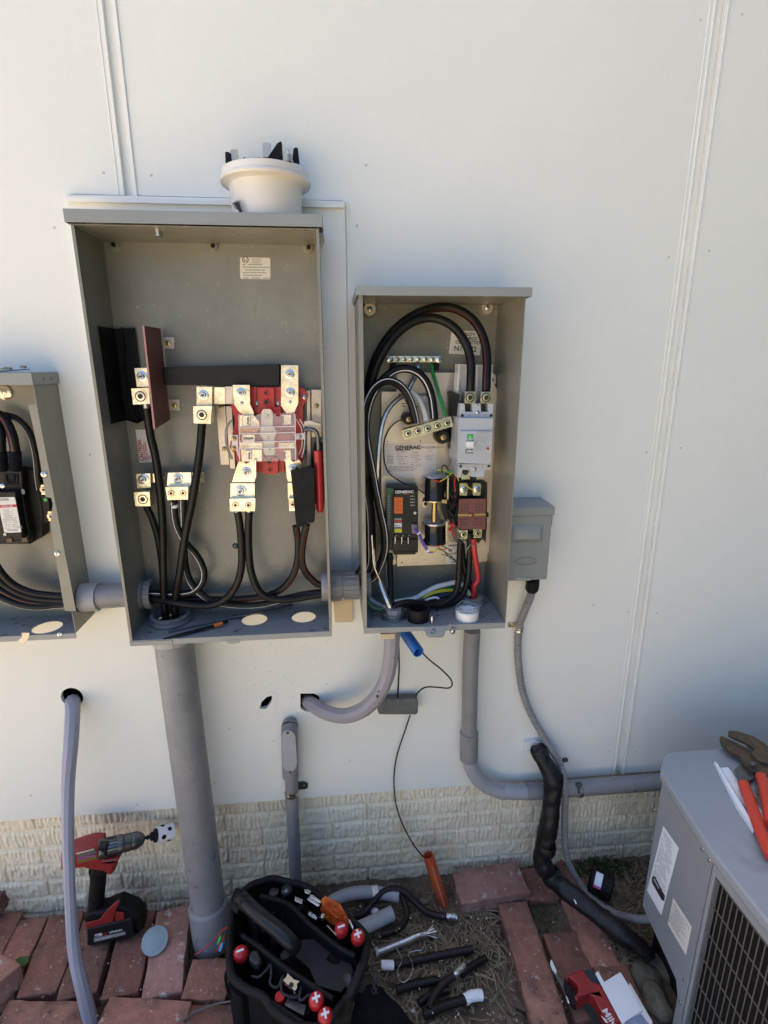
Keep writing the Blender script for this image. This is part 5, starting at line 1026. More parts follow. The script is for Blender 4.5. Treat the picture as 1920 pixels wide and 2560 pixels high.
cable('4', [(520,1212,-.06),(470,1218,-.05),(410,1265,-.042),(362,1350,-.038),(343,1450,-.036),(352,1580,-.036),(390,1670,-.04)], .0014, 'thin black sensing wire curving down the back plate to the control module', cat='wire', name='sensing_wire', n=6, extra=[w('5',480,250,-.05), w('5',570,292,-.065), w('5',640,320,-.055), w('5',700,365,-.06)])
cable('5', [(310,1120,-.10),(338,1200,-.11),(365,1270,-.118),(392,1335,-.123)], .0068, 'bright stranded aluminium conductor dropping into the bottom left opening', m='alu', cat='wire', name='stranded_conductor', n=7, extra=[(.127,-.124,.925)])
cable('5', [(395,870,-.06),(398,1000,-.07),(402,1150,-.09),(405,1290,-.11)], .0074, 'straight black cable entering the bottom left opening', group=gt, extra=[(.133,-.120,.925)])
cable('5', [(375,900,-.06),(372,1000,-.07),(378,1150,-.09),(398,1300,-.115)], .0022, 'thin dark wire beside the straight black cable', cat='wire', name='sensing_wire', n=6, stripe='stripew')
cable('5', [(1008,760,-.09),(1000,860,-.088),(995,1000,-.088),(988,1120,-.09),(958,1225,-.095),(890,1290,-.10),(790,1318,-.105),(680,1310,-.11),(560,1298,-.115),(470,1315,-.12),(425,1345,-.123)], .0074, 'front black cable from the left contactor lug along the floor to the left opening', group=gt)
cable('5', [(1085,700,-.08),(1085,850,-.08),(1080,1000,-.08),(1065,1120,-.08),(1030,1220,-.085),(960,1290,-.09),(860,1320,-.095)], .0074, 'rear black cable from between the contactor lugs curving left along the floor', group=gt, extra=[w('5',700,1325,-.10), w('5',520,1318,-.11)])
cable('5', [(1015,790,-.07),(1028,920,-.07),(1050,1040,-.07),(1090,1150,-.07),(1125,1230,-.072)], .0074, 'black cable crossing behind the others into the right floor bushing', group=gt, extra=[(.328,-.072,.92),(.328,-.072,.87)])
cable('5', [(1118,750,-.088),(1125,850,-.088),(1140,950,-.085),(1155,1050,-.082),(1155,1110,-.08),(1128,1155,-.078)], .0066, 'thick red cable from the right contactor lug curving to the right bushing', m=mat('red_insulation', (.45,.03,.035), .4), cat='cable', group=gt, extra=[w('5',1120,1240,-.075),(.325,-.072,.90)])
cable('5', [(430,1300,-.10),(600,1270,-.08),(700,1215,-.06),(800,1165,-.05),(900,1140,-.045),(980,1130,-.05),(1060,1180,-.06),(1120,1270,-.07)], .0062, 'pale grey jacketed cable arching low across the transfer enclosure', m='white', group=gt)
cable('5', [(690,1258,-.07),(760,1215,-.065),(850,1193,-.06),(960,1188,-.06),(1040,1210,-.065),(1110,1275,-.07)], .0022, 'upper yellow wire arching low behind the black cables', m='yellow', cat='wire', name='yellow_wire', n=8)
cable('5', [(680,1268,-.072),(760,1228,-.067),(850,1206,-.062),(950,1200,-.062)], .0020, 'lower yellow wire just under the other yellow one', m='yellow', cat='wire', name='yellow_wire', n=8)
cable('5', [(400,1270,-.10),(560,1265,-.08),(690,1235,-.06),(800,1190,-.05),(940,1165,-.045)], .0028, 'green wire running low along the back of the transfer enclosure', m='green', cat='wire', name='green_wire', n=8)
cable('5', [(700,1290,-.075),(800,1258,-.065),(900,1230,-.06),(1000,1222,-.06),(1100,1280,-.07)], .007, 'dark blue jacketed cable low behind the yellow wires', m=mat('dark_blue_jacket', (.02,.035,.07), .5), group=gt)
cable('5', [(820,1268,-.085),(790,1258,-.085),(740,1268,-.085),(700,1282,-.09)], .0028, 'short white wire end lying on the floor cables', m='white', cat='wire', name='white_wire', n=8)
cable('5', [(235,600,-.11),(245,800,-.11),(260,980,-.11),(320,1130,-.105)], .002, 'thin bare wire hanging at the left inside the transfer enclosure', m='alu', cat='wire', name='bare_wire', n=6)
cable('5', [(200,1240,-.09),(260,1300,-.10),(330,1330,-.11),(400,1340,-.12)], .006, 'pale grey cable bending along the lower left corner', m='pvcl', group=gt)
cable('5', [(180,1260,-.12),(250,1340,-.125),(330,1360,-.125)], .005, 'dark green grey cable in the lower left corner', m='greeng', group=gt)
# small control wires
def wires(k, lst, name, lab, r=.0011, cat='wires'):
    b = MB(); ms = []
    for m_, pts in lst:
        if m_ not in ms: ms.append(m_)
        b.mi = ms.index(m_); b.tube(W(k, pts), r, n=6, seg=5)
    o = b.build(name, ms); o['label'] = lab; o['category'] = cat; return o
wires('t', [('yellow',[(820,300,-.1),(880,270,-.105),(960,210,-.11),(1045,130,-.09)]),('yellow',[(1165,330,-.1),(1230,385,-.1),(1300,425,-.1)]),('yellow',[(990,190,-.09),(1060,230,-.1),(1090,290,-.1)])], 'yellow_leads', 'thin yellow leads over the upper solenoid and between the contactor screws')
wires('t', [('greenb',[(770,165,-.09),(820,130,-.095),(900,150,-.1),(990,190,-.1)]),('yellow',[(800,140,-.095),(880,140,-.1),(960,180,-.1)]),('greenb',[(900,170,-.1),(960,160,-.1),(1010,175,-.09)])], 'green_leads', 'thin green and yellow leads on top of the upper solenoid cap')
wires('t', [('black',[(860,170,-.1),(855,110,-.11),(880,70,-.11),(920,95,-.11),(945,150,-.1),(950,200,-.09)]),('black',[(900,180,-.1),(970,230,-.1),(1080,300,-.1),(1130,320,-.1)]),('black',[(950,230,-.1),(1000,200,-.1),(1060,260,-.09)])], 'black_leads', 'thin black looped leads beside the upper solenoid', .0013)
wires('t', [('red',[(1065,195,-.09),(1040,240,-.1),(1030,330,-.1),(1035,430,-.1),(1025,520,-.095),(980,515,-.09)]),('red',[(960,590,-.09),(1010,600,-.095),(1040,630,-.09),(1000,600,-.08)]),('red',[(740,270,-.099),(780,290,-.101),(840,300,-.1)])], 'red_leads', 'thin red leads right of the upper solenoid', .0018)
wires('t', [('violet',[(480,950,-.09),(530,1020,-.1),(560,1100,-.1),(600,1180,-.1),(650,1250,-.1),(700,1280,-.1),(770,1260,-.1)]),('violet',[(490,970,-.092),(545,1050,-.102),(590,1140,-.102),(640,1230,-.1)]),('violet',[(500,960,-.088),(560,1050,-.098),(610,1150,-.098),(660,1230,-.1)]),('yellow',[(690,1260,-.098),(740,1270,-.1),(800,1230,-.1)]),('white',[(515,1025,-.104),(560,1005,-.106)]),('white',[(640,1260,-.104),(690,1255,-.106)])], 'violet_leads', 'violet wire bundle from the module plug to the lower solenoid', .0021)
wires('t', [('red',[(740,1180,-.09),(790,1190,-.1),(850,1180,-.1)]),('black',[(860,1190,-.09),(930,1220,-.1),(980,1250,-.09)]),('steeld',[(780,1220,-.1),(900,1270,-.1),(1000,1340,-.09)]),('steeld',[(850,1300,-.1),(940,1330,-.1),(1040,1380,-.09)]),('red',[(800,1200,-.1),(860,1240,-.1),(920,1225,-.09)]),('black',[(900,1280,-.095),(960,1340,-.095),(1050,1395,-.09)])], 'mixed_leads', 'tangle of thin dark and red leads under the lower solenoid')
wires('t', [('redg',[(960,880,-.09),(1010,890,-.1),(1020,920,-.1),(960,950,-.09)]),('redg',[(950,960,-.09),(1000,985,-.1),(1040,1040,-.1)]),('steeld',[(1010,930,-.1),(1060,1000,-.1),(1110,1070,-.1)]),('steeld',[(1010,1010,-.1),(1040,1060,-.1),(1075,1130,-.1)])], 'spade_leads', 'dark leads with red connectors beside the lower solenoid', .003)
wires('t', [('black',[(945,560,-.09),(975,640,-.1),(960,760,-.1),(990,860,-.095),(1030,960,-.09)]),('black',[(960,430,-.09),(1000,520,-.1),(1060,620,-.09),(1040,760,-.1),(1060,900,-.09)]),('plate',[(1050,300,-.09),(1010,400,-.1),(1050,520,-.095),(1000,640,-.1),(1030,740,-.09)]),('black',[(940,700,-.1),(1000,760,-.105),(1050,860,-.1)])], 'black_harness', 'bunch of dark leads between the solenoid and the contactor', .0034)
wires('t', [('zinc',[(1190,1320,-.1),(1210,1220,-.105),(1260,1170,-.105),(1290,1170,-.1),(1270,1210,-.1)]),('zinc',[(1130,1100,-.1),(1160,1130,-.1),(1200,1170,-.1)])], 'twist_wires', 'thin bare twisted wires next to the thick red cable', .0010)
gl = 'power cables inside the left breaker enclosure'
cable('l', [(280,60,-.06),(262,-60,-.06),(225,-230,-.058),(150,-420,-.05),(60,-560,-.045),(-100,-650,-.04),(-250,-660,-.04)], .0098, 'red striped cable rising from the boot of the left breaker', 'striper', group=gl, seg_set=(0,1))
cable('l', [(20,60,-.06),(15,-60,-.06),(10,-260,-.058),(-40,-420,-.05),(-150,-520,-.045)], .0095, 'red striped cable at the very left edge beside the breaker boot', 'striper', group=gl, seg_set=(15,))
cable('6', [(-60,440,-.03),(40,460,-.03),(120,485,-.032),(190,550,-.035),(235,640,-.035),(262,760,-.035),(275,900,-.03),(290,1000,-.028)], .0072, 'white striped cable arching down behind the flange of the left enclosure', 'stripew', group=gl)
for i, (p, lab, stp, ss) in enumerate((([(-60,1500,-.07),(20,1620,-.07),(110,1700,-.065),(230,1750,-.06),(350,1768,-.055),(470,1775,-.052)], 'upper black cable sweeping to the left enclosure nipple', None, None),
   ([(-60,1600,-.06),(30,1690,-.06),(150,1760,-.055),(280,1795,-.052),(400,1805,-.05),(480,1805,-.05)], 'second black cable down sweeping to the left enclosure nipple', None, None),
   ([(-60,1690,-.055),(40,1750,-.055),(150,1800,-.052),(290,1828,-.05),(400,1832,-.048),(480,1825,-.048)], 'red striped cable sweeping to the left enclosure nipple', 'striper', (0,)),
   ([(-60,1745,-.06),(40,1800,-.06),(150,1840,-.058),(280,1855,-.055),(400,1845,-.05),(480,1838,-.05)], 'lowest white striped cable sweeping to the left enclosure nipple', 'stripew', (2,)))):
    cable('6', p, .0078, lab, stp, group=gl, seg_set=ss, extra=[(-.56,-.05,.962-.004*i)])

# ================================================================== loose things in the enclosures
b = MB(); b.tube([g('3',455,1142,.898), g('3',600,1105,.899), g('3',780,1058,.900), g('3',865,1030,.901)], lambda t: .0038-.0022*max(0,.25-t)*4, n=10, smooth=False); b.mi = 1; b.tube([g('3',778,1058,.901), g('3',832,1042,.901)], .0050, n=12, smooth=False)
o = b.build('marker_rod', ['blackm','orange']); o['label'] = 'thin black rod with an orange band lying on the meter enclosure floor'; o['category'] = 'rod'
b = MB(); b.tube([g('3',485,1095,.898), g('3',750,1035,.898), g('3',1000,985,.899), g('3',1280,922,.899)], .0026, n=10, smooth=False); o = b.build('plastic_rod', 'steeld'); o['label'] = 'long dark grey rod lying past the round floor holes of the meter enclosure'; o['category'] = 'rod'
cp_ = MB(); cp_.lathe(Vector((.1835,-.143,.909)), ZV, [(.0245,0),(.0245,.016),(.0262,.017),(.0265,.030),(.0245,.031),(.0205,.030),(.0200,.002),(0,.002)], 36, cap=False); o = cp_.build('rubber_ring', 'blackm'); o['label'] = 'black rubber ring fitting standing on the transfer enclosure floor'; o['category'] = 'ring'
wb = thing('white_bushing', (.295,-.15,.909), 'white plastic bushing with a curl of grey plastic swarf on its top', 'bushing')
MB().lathe(Vector((.296,-.150,.909)), ZV, [(.0255,0),(.0265,.002),(.0262,.020),(.024,.022),(.020,.021),(.0195,.012),(0,.012)], 32, cap=False).build('bushing_body', 'white', wb)
b = MB(); rnd = random.Random(4)
for i in range(4):
    cc = Vector((.300+rnd.uniform(-.004,.004),-.146+rnd.uniform(-.004,.004),.932+i*.002)); b.tube([cc+Vector((.026*math.cos(a*.55+i),.021*math.sin(a*.55+i),.004*math.sin(a*1.1+i))) for a in range(12)], .0009, n=6)
b.build('swarf_curl', 'pvcl', wb)
b = MB(); P = Vector((.2115,-.166,.909)); b.lathe(P, ZV, [(.0062,0),(.0062,.003),(.003,.004),(.003,.017),(.0018,.018)], 8); o = b.build('machine_screw', 'zinc'); o['label'] = 'small zinc screw standing head down on the transfer enclosure floor'; o['category'] = 'screw'
b = MB(); P = w('5',925,1525,-.182); b.lathe(P, (.25,-.9,-.4), [(.003,-.012),(.003,.006),(.0065,.0065),(.0065,.011),(.004,.013)], 8); o = b.build('cover_screw', 'zinc'); o['label'] = 'zinc cover screw through the front lip of the transfer enclosure'; o['category'] = 'screw'
b = MB(); rnd = random.Random(8)
for i in range(90):
    c = Vector((rnd.gauss(.352,.010), rnd.gauss(-.11,.025), .9095)); 
    if c.x > .372: continue
    a = rnd.uniform(0,6.28); d = Vector((math.cos(a),math.sin(a),.3)); b.tube([c, c+d*rnd.uniform(.001,.005)], .0004, n=4, smooth=False)
o = b.build('metal_shavings', 'alu'); o['kind'] = 'stuff'; o['label'] = 'bright metal shavings on the transfer enclosure floor'; o['category'] = 'shavings'

# ================================================================== cordless drill with hole saw
DR = thing('cordless_drill', (-.62,-.09,0), 'red and black cordless drill standing on its battery with a white hole saw', 'drill')
def dp(pts, Y, th, name, m, par=None, bev=.003): return MB().plate('d', pts, Y, th).build(name, m, par or DR, bevel=bev)
dp([(-160,520),(60,470),(250,430),(370,440),(430,620),(640,600),(640,625),(590,690),(560,800),(500,830),(455,790),(440,770),(240,745),(150,720),(-160,760)], -.116, .040, 'housing', 'redtool', bev=.006)
dp([(-120,560),(50,500),(240,455),(365,460),(380,600),(-120,660)], -.121, .052, 'motor_housing', 'redtool', bev=.010)
p0 = w('d',345,470,-.108); p1 = w('d',1150,270,-.040); ax1 = (p1-p0).normalized(); k_ = (w('d',650,400,-.09)-w('d',350,470,-.09)).length/308
def dl(prof, n=32, name='', m='', sx=0): 
    b = MB(); b.lathe(p0, ax1, [(r*k_, h*k_) for r, h in prof], n); return b.build(name, m, DR, bevel=.0006)
dl([(120,0),(128,20),(128,80),(115,95),(122,110),(122,250),(128,262),(128,318),(110,325)], 30, 'clutch_collar', 'steeld')
b = MB()
for i in range(18):
    a = i*math.pi/9; u_, v_ = ortho(ax1); b.ob(p0+ax1*(175*k_)+(u_*math.cos(a)+v_*math.sin(a))*(123*k_), (130*k_,8*k_,8*k_), (ax1, u_*math.cos(a)+v_*math.sin(a), ax1.cross(u_*math.cos(a)+v_*math.sin(a))))
b.build('collar_rib', 'plate', DR)
dl([(108,322),(118,335),(120,420),(112,430),(116,440),(118,520),(100,560),(78,605),(60,612),(48,625)], 30, 'chuck', 'steeld')
dl([(20,620),(20,660),(34,662),(34,680),(20,682),(20,700),(42,702),(60,720),(60,760),(95,765),(98,802)], 8, 'arbor', 'blackm')
# hole saw cup
b = MB(); r_ = 118*k_; h0 = 800*k_; h1 = 1025*k_
b.lathe(p0, ax1, [(0,h0),(r_,h0),(r_,h1),(r_*.94,h1),(r_*.94,h0+.002)], 40, cap=False)
u_, v_ = ortho(ax1)
for i in range(26):
    a = i*2*math.pi/26; b2 = u_*math.cos(a)+v_*math.sin(a); t2 = ax1.cross(b2); c = p0+ax1*h1+b2*(r_*.97); b.add([c-t2*.0022-b2*.0008, c+t2*.0022-b2*.0008, c+ax1*.0042+t2*.002, c-t2*.0022+b2*.0008, c+t2*.0022+b2*.0008], [(0,1,2),(3,4,2),(0,3,2),(1,4,2)])
hsaw = b.build('hole_saw', 'white', DR)
b = MB()
for i, (a, hh, rad) in enumerate([(i*math.pi/4, (.32 if i % 2 else .70), (.0058 if i % 2 else .0052)) for i in range(8)]):
    a += .5; b2 = u_*math.cos(a)+v_*math.sin(a); c = p0+ax1*(h0+(h1-h0)*hh)+b2*(r_-.0012); t2 = ax1.cross(b2)
    vs2 = []; 
    for q in range(18):
        th = q*2*math.pi/18; off = t2*math.cos(th)*rad + ax1*math.sin(th)*rad; pp = c+off; rel = pp-p0; along = rel.dot(ax1); rad2 = (rel-ax1*along).normalized(); vs2.append(p0+ax1*along+rad2*(r_+.0003))
    cc2 = p0+ax1*(h0+(h1-h0)*hh)+b2*(r_+.0004); b.add(vs2+[cc2], [(q, (q+1) % 18, 18) for q in range(18)])
b.build('saw_opening_shade', 'blackm', hsaw)  # black patches on the cup paint the shade of its openings
dp([(60,520),(300,462),(345,500),(335,595),(75,662)], -.1235, .004, 'name_plate', 'gold', bev=.0005)
dp([(62,525),(298,465),(338,500),(338,530),(66,580)], -.1245, .0012, 'plate_top', 'chrome', bev=.0003); dp([(70,585),(335,520),(333,548),(74,612)], -.1245, .0012, 'plate_band', mat('plate_violet', (.28,.08,.26), .3), bev=.0003)
dp([(350,430),(470,420),(480,560),(400,600)], -.1215, .02, 'selector', 'plate')
dp([(500,690),(590,690),(590,760),(530,830),(480,790)], -.103, .026, 'trigger', 'blackm', bev=.004)
MB().tube([w('d',345,730,-.092), w('d',365,850,-.092), w('d',350,1000,-.092), w('d',340,1130,-.092), w('d',340,1270,-.092)], lambda t: .0195, n=20, ref=(0,-1,0)).build('grip', 'blackm', DR)
dp([(245,745),(440,770),(470,850),(240,860)], -.112, .042, 'grip_top', 'blackm', bev=.008)
dp([(160,1400),(250,1350),(420,1330),(640,1240),(760,1290),(900,1360),(940,1430),(800,1480),(180,1560)], -.117, .044, 'battery_shoulder', 'blackm', bev=.006)
dp([(175,1490),(375,1445),(480,1310),(640,1165),(665,1180),(600,1310),(570,1465),(200,1560)], -.1225, .004, 'red_band', 'redtool', bev=.0012); dp([(600,1330),(715,1345),(725,1430),(590,1462)], -.1225, .004, 'red_band', 'redtool', bev=.0012)
bt_ = dp([(200,1565),(820,1420),(860,1640),(830,1700),(240,1800),(205,1790)], -.123, .065, 'battery', 'plate', bev=.004)
dp([(800,1460),(910,1370),(970,1430),(980,1580),(900,1660),(850,1680)], -.110, .045, 'battery_nose', 'blackm', bev=.010)
e1 = (w('d',700,1560,-.1232)-w('d',300,1650,-.1232)).normalized(); up1 = BACKV.cross(e1); up1 = up1 if up1.z > 0 else -up1
axd = (e1, up1, BACKV)
dp([(312,1645),(412,1618),(415,1655),(315,1680)], -.1236, .0005, 'voltage_tag', 'stripew', bt_, 0)
text('M18', w('d',322,1672,-.1240), .0055, 'ink', bt_, ax=axd, bold=.04); text('RED', w('d',422,1648,-.1238), .0068, 'inkr', bt_, ax=axd, bold=.03); text('LITHIUM', w('d',520,1622,-.1238), .0080, 'stripew', bt_, ax=axd, bold=.04, xs=1.1)
dp([(300,1690),(735,1600),(738,1640),(305,1745)], -.1236, .0005, 'battery_strip', 'inkg', bt_, 0); text('HIGH OUTPUT', w('d',330,1722,-.1240), .0062, 'stripew', bt_, ax=axd, bold=.02)

# round knockout disc
kd = thing('knockout_disc', g('7',1003,1015,.0), 'round pale grey metal disc lying on the pavers beside the drill battery', 'disc')
c = g('7',1003,1015,.022); nrm = Vector((.10,-.42,.9)).normalized()
MB().lathe(c, nrm, [(.0325,-.0008),(.0325,.0008),(.031,.0012)], 40).build('disc', 'sky_cap', kd)
MB().lathe(c+nrm*.0013+Vector((-.001,.001,0)), nrm, [(.0235,0),(.0235,.0012),(.0225,.0016)], 40).build('inner_disc', 'sky_cap', kd)

# ================================================================== tool bag
BG = thing('tool_bag', (-.11,-.28,0), 'open black fabric tool bag with a tubular rim and handle full of hand tools', 'tool bag')
zr = .20
rimp = [(150,240),(350,130),(640,75),(900,170),(1160,330),(1400,520),(1530,700),(1530,900),(1440,1120),(1290,1380),(1160,1560),(1000,1640),(800,1580),(560,1400),(320,1240),(160,1120),(110,900),(110,550)]
rim = GZ('b', rimp, zr); rimc = catmull(rim+[rim[0]], 4)
cen = sum(rim, Vector())/len(rim)
rimc = [p+Vector((noise.noise(p*22), noise.noise(p*22+Vector((5,0,0))), noise.noise(p*22+Vector((0,5,0)))))*.010 for p in rimc[:-1]]; rimc = rimc+[rimc[0]]
b = MB(); b.tube(rimc, .0085, n=14, smooth=False, ref=(0,0,1), cap=False); b.build('rim', 'blackm', BG)
b = MB(); n_ = len(rimc)-1; lv = []
for li, (z, s_) in enumerate(((zr,1.01),(zr-.04,.97),(.10,.87),(.03,.78),(-.01,.70))):
    for i in range(n_):
        p = rimc[i]; q = cen+(p-cen)*s_; a_n = noise.noise(Vector((p.x*30,p.y*30,li*1.7)))*.012 + noise.noise(Vector((p.x*80,p.y*80,li*3)))*.004; d2 = (p-cen).normalized(); lv.append(Vector((q.x+d2.x*a_n, q.y+d2.y*a_n+.35*(zr-z), z)))
base_shift = 5
ff = []
for li in range(4):
    for i in range(n_): ff.append((li*n_+i, li*n_+(i+1) % n_, (li+1)*n_+(i+1) % n_, (li+1)*n_+i))
b.add(lv, ff)
iv = [Vector((cen.x+(p.x-cen.x)*.95, cen.y+(p.y-cen.y)*.95, zr)) for p in rimc[:-1]]+[Vector((cen.x+(p.x-cen.x)*.80, cen.y+(p.y-cen.y)*.80+.05, .05)) for p in rimc[:-1]]
b.add(iv, [(i, (i+1) % n_, n_+(i+1) % n_, n_+i) for i in range(n_)] + [tuple(n_+i for i in range(n_))]); b.build('bag_wall', 'cloth', BG)
# inner pocket walls along the long axis, centre flap, handle
def sheet(pts_top, depth, th, name, m='cloth'):
    b = MB(); P = catmull([Vector(p) for p in pts_top], 6)
    for i in range(len(P)-1):
        a, c = P[i], P[i+1]; nn_ = (c-a).cross(ZV).normalized()*th; b.add([a,c,c-ZV*depth,a-ZV*depth,a+nn_,c+nn_,c-ZV*depth+nn_,a-ZV*depth+nn_], [(0,1,2,3),(7,6,5,4),(0,4,5,1),(3,2,6,7),(0,3,7,4),(1,5,6,2)])
    return b.build(name, m, BG)
sheet([g('b',420,250,.19), g('b',700,330,.20), g('b',950,560,.20), g('b',1230,780,.20), g('b',1420,880,.19)], .14, .003, 'pocket_wall')
sheet([g('b',200,620,.19), g('b',420,800,.20), g('b',700,1030,.20), g('b',1000,1230,.20), g('b',1180,1330,.19)], .14, .003, 'pocket_wall')
for pts in ([(420,250),(700,330),(950,560),(1230,780),(1400,870)], [(230,660),(420,790),(700,1010),(1000,1210),(1170,1320)]): MB().tube([g('b',x,y,.202) for x, y in pts], .0058, n=10, ref=(0,0,1)).build('pocket_binding', 'blackm', BG)
MB().prism([g('b',x,y,.165) for x, y in ((800,720),(980,700),(1100,780),(1220,700),(1340,900),(1390,1050),(1260,1260),(1000,1190),(930,1010),(760,870))], (0,0,.004)).build('centre_flap', mat('dark_slate_flap', (.016,.018,.024), .7, var=.3, vscale=30), BG, bevel=.002)
MB().tube([g('b',215,270,.235), g('b',330,380,.245), g('b',470,500,.247), g('b',620,620,.243), g('b',720,720,.232), g('b',780,790,.21)], .0165, n=20, ref=(0,0,1)).build('handle', 'plate', BG)
for t0 in ((215,270,.235),(265,318,.240)): MB().lathe(g('b',*t0), (g('b',470,500,.247)-g('b',215,270,.235)), [(.0168,-.004),(.018,-.002),(.018,.004),(.0168,.006)], 24).build('handle_ring', 'blackm', BG)
MB().tube([g('b',190,200,.215), g('b',150,330,.215), g('b',215,400,.215)], .011, n=12, ref=(0,0,1)).build('handle_bracket', 'blackm', BG)
MB().tube([g('b',1470,985,.212), g('b',1400,1160,.214), g('b',1320,1330,.212)], .0105, n=16, ref=(0,0,1)).build('rim_sleeve', 'plate', BG)
for x, y in ((1490,975),(1315,1340)): MB().lathe(g('b',x,y,.212), g('b',1470,985,.212)-g('b',1320,1330,.212), [(.0108,-.003),(.0122,-.002),(.0122,.003),(.0108,.004)], 20).build('sleeve_ring', 'blackm', BG)
# elastic loops of the outer row
MB().tube([g('b',x,y,.19) for x, y in ((330,1080),(400,1090),(480,1020),(520,960),(530,1060),(520,1160),(580,1200),(620,1160),(650,1080),(635,1180),(650,1260),(760,1300),(810,1280),(840,1200),(820,1310),(850,1330),(900,1290),(940,1270))], .0026, n=8, ref=(0,0,1), seg=5).build('elastic_loop', mat('dark_grey_elastic', (.035,.035,.037), .8), BG)
sheet([g('b',300,1190,.17), g('b',560,1370,.17), g('b',820,1540,.17), g('b',1000,1620,.17)], .16, .006, 'side_pocket')
sheet([g('b',110,1000,.15), g('b',150,1180,.15), g('b',240,1260,.15), g('b',290,1220,.15)], .13, .008, 'end_pocket')
MB().tube([g('b',260,1190,.185), g('b',500,1340,.185), g('b',760,1510,.18), g('b',900,1600,.18)], .006, n=10, ref=(0,0,1)).build('carry_strap', 'plate', BG)
MB().tube([g('b',110,570,.19), g('b',60,640,.17), g('b',80,760,.15), g('b',50,830,.12), g('b',100,880,.1)], .003, n=8, ref=(0,0,1)).build('cord_loop', 'blackm', BG)
b = MB()
for i in range(6):
    c = g('b',1600+12*(i % 2),1050+i*45,.15-.018*i); b.tube([c+Vector((.005*math.cos(a*.8),.002*math.sin(a*.8),.008*math.sin(a*.8))) for a in range(9)], .0013, n=6)
b.build('key_chain', 'steeld', BG)
fb = MB(); cn = [g('b',1420,1230,.06), g('b',1690,1190,.05), g('b',2060,1620,.02), g('b',1320,1720,.05)]; NN = 14
for j in range(NN+1):
    for i in range(NN+1):
        u_, v_ = i/NN, j/NN; p = cn[0].lerp(cn[1],u_).lerp(cn[3].lerp(cn[2],u_),v_); fb.v.append(p+ZV*(.012*noise.noise(p*26)+.014*math.sin(u_*3.1)))
for j in range(NN):
    for i in range(NN): a = j*(NN+1)+i; fb.f.append((a,a+1,a+NN+2,a+NN+1)); fb.m.append(0)
fb.build('loose_flap', 'cloth', BG)
MB().lathe(g('b',2000,1440,.045), (0,-.3,1), [(.0045,0),(.004,.002)], 14).build('rivet', 'steeld', BG)
rnd = random.Random(77)
for i, (x, y, z, ex, ey, ez, r) in enumerate(((330,470,.16,.02,-.03,-.1,.009),(480,600,.14,.03,.01,-.1,.011),(560,760,.15,-.02,-.02,-.1,.008),(690,900,.16,.02,-.01,-.1,.010),(380,900,.165,.0,-.02,-.08,.012),(480,980,.15,.01,-.02,-.1,.009),(560,250,.18,.0,-.01,-.1,.010),(480,330,.17,.02,-.01,-.1,.008),(1150,880,.172,.03,-.02,-.02,.008),(1330,1130,.165,.03,.02,-.05,.010),(760,1350,.16,.01,-.02,-.08,.009),(900,1480,.16,.01,-.02,-.08,.010))):
    p = g('b',x,y,z); q = p+Vector((ex,ey,ez)); o = MB().tube([p+(p-q)*.15, p, q], lambda t, r=r: r*(.75+.5*math.sin(min(1,t*2.2)*2.2)), n=14, ref=(.3,.9,0)).build('hand_tool', ['toolgrey','blackm','cloth'][i % 3]); o['label'] = 'dull dark hand tool tucked down inside the black tool bag'; o['category'] = 'hand tool'; o['group'] = 'dark hand tools down in the tool bag'
MB().tube([g('b',x,y,z) for x, y, z in ((110,960,.19),(60,1080,.16),(95,1260,.12),(180,1380,.09),(250,1300,.12),(265,1150,.16))], .004, n=8, ref=(0,0,1)).build('side_strap', 'cloth', BG)
MB().prism([g('b',x,y,.10) for x, y in ((90,1060),(210,1090),(245,1330),(150,1400),(110,1250))], (0,0,.004)).build('strap_end', 'cloth', BG, bevel=.002)
MB().ob(g('b',212,1315,.115), (.008,.006,.012)).build('strap_tip', 'paperw', BG)
MB().prism([g('b',x,y,.185) for x, y in ((310,880),(400,870),(435,960),(420,1020),(370,1035),(300,960))], (0,0,.02)).build('pouch_block', 'toolgrey', BG, bevel=.006)
for (xa_, ya_, xb_, yb_) in ((470,470,560,420),(600,560,650,440),(470,740,540,640),(700,930,790,700)): MB().tube([g('b',xa_,ya_,.13), g('b',(xa_+xb_)/2+10,(ya_+yb_)/2,.15), g('b',xb_,yb_,.17)], .0018, n=6, ref=(0,0,1)).build('seam_piping', 'toolgrey', BG)
# tools carried by the bag, each a thing of its own
def driver(x, y, z, mark, lab, r=.0158, k='b', lean=(0,0), tip='ink'):
    t_ = thing('screwdriver', g(k,x,y,z-.06), lab, 'screwdriver', 'red handled screwdrivers in the tool bag')
    c = g(k,x,y,z); dv = (Vector((lean[0], lean[1]-.25, 1))).normalized()
    MB().lathe(c, dv, [(r*.82,-.0125),(r*.95,-.010),(r,-.002),(r*.96,.004),(r*.78,.011),(r*.42,.0155),(.0005,.0168)], 24).build('handle', 'redg', t_)
    MB().lathe(c, dv, [(r*.55,-.075),(r*.8,-.055),(r*.72,-.035),(r*.9,-.022),(r*.86,-.0127)], 24).build('grip', 'blackm', t_)
    MB().lathe(c, dv, [(.003,-.13),(.003,-.07)], 10).build('shaft', 'chrome', t_)
    u_, v_ = ortho(dv, (1,.25,0)); top = c+dv*.0155
    b = MB(); b.ob(top, (.0165,.0042,.0028), (u_, v_, dv))
    if mark == '+': b.ob(top+dv*.0001, (.0042,.0165,.0028), (u_, v_, dv))
    b.build('end_mark', 'stripew', t_)
driver(1430,675,.225,'+','red ball handled screwdriver with a white cross at the right corner of the bag')
driver(1258,600,.215,'-','red handled screwdriver with a white bar beside the orange bristles')
driver(1000,1335,.215,'+','red ball handled screwdriver with a white cross, upper of the two at the front')
driver(1092,1500,.205,'+','red ball handled screwdriver with a white cross, lower of the two at the front')
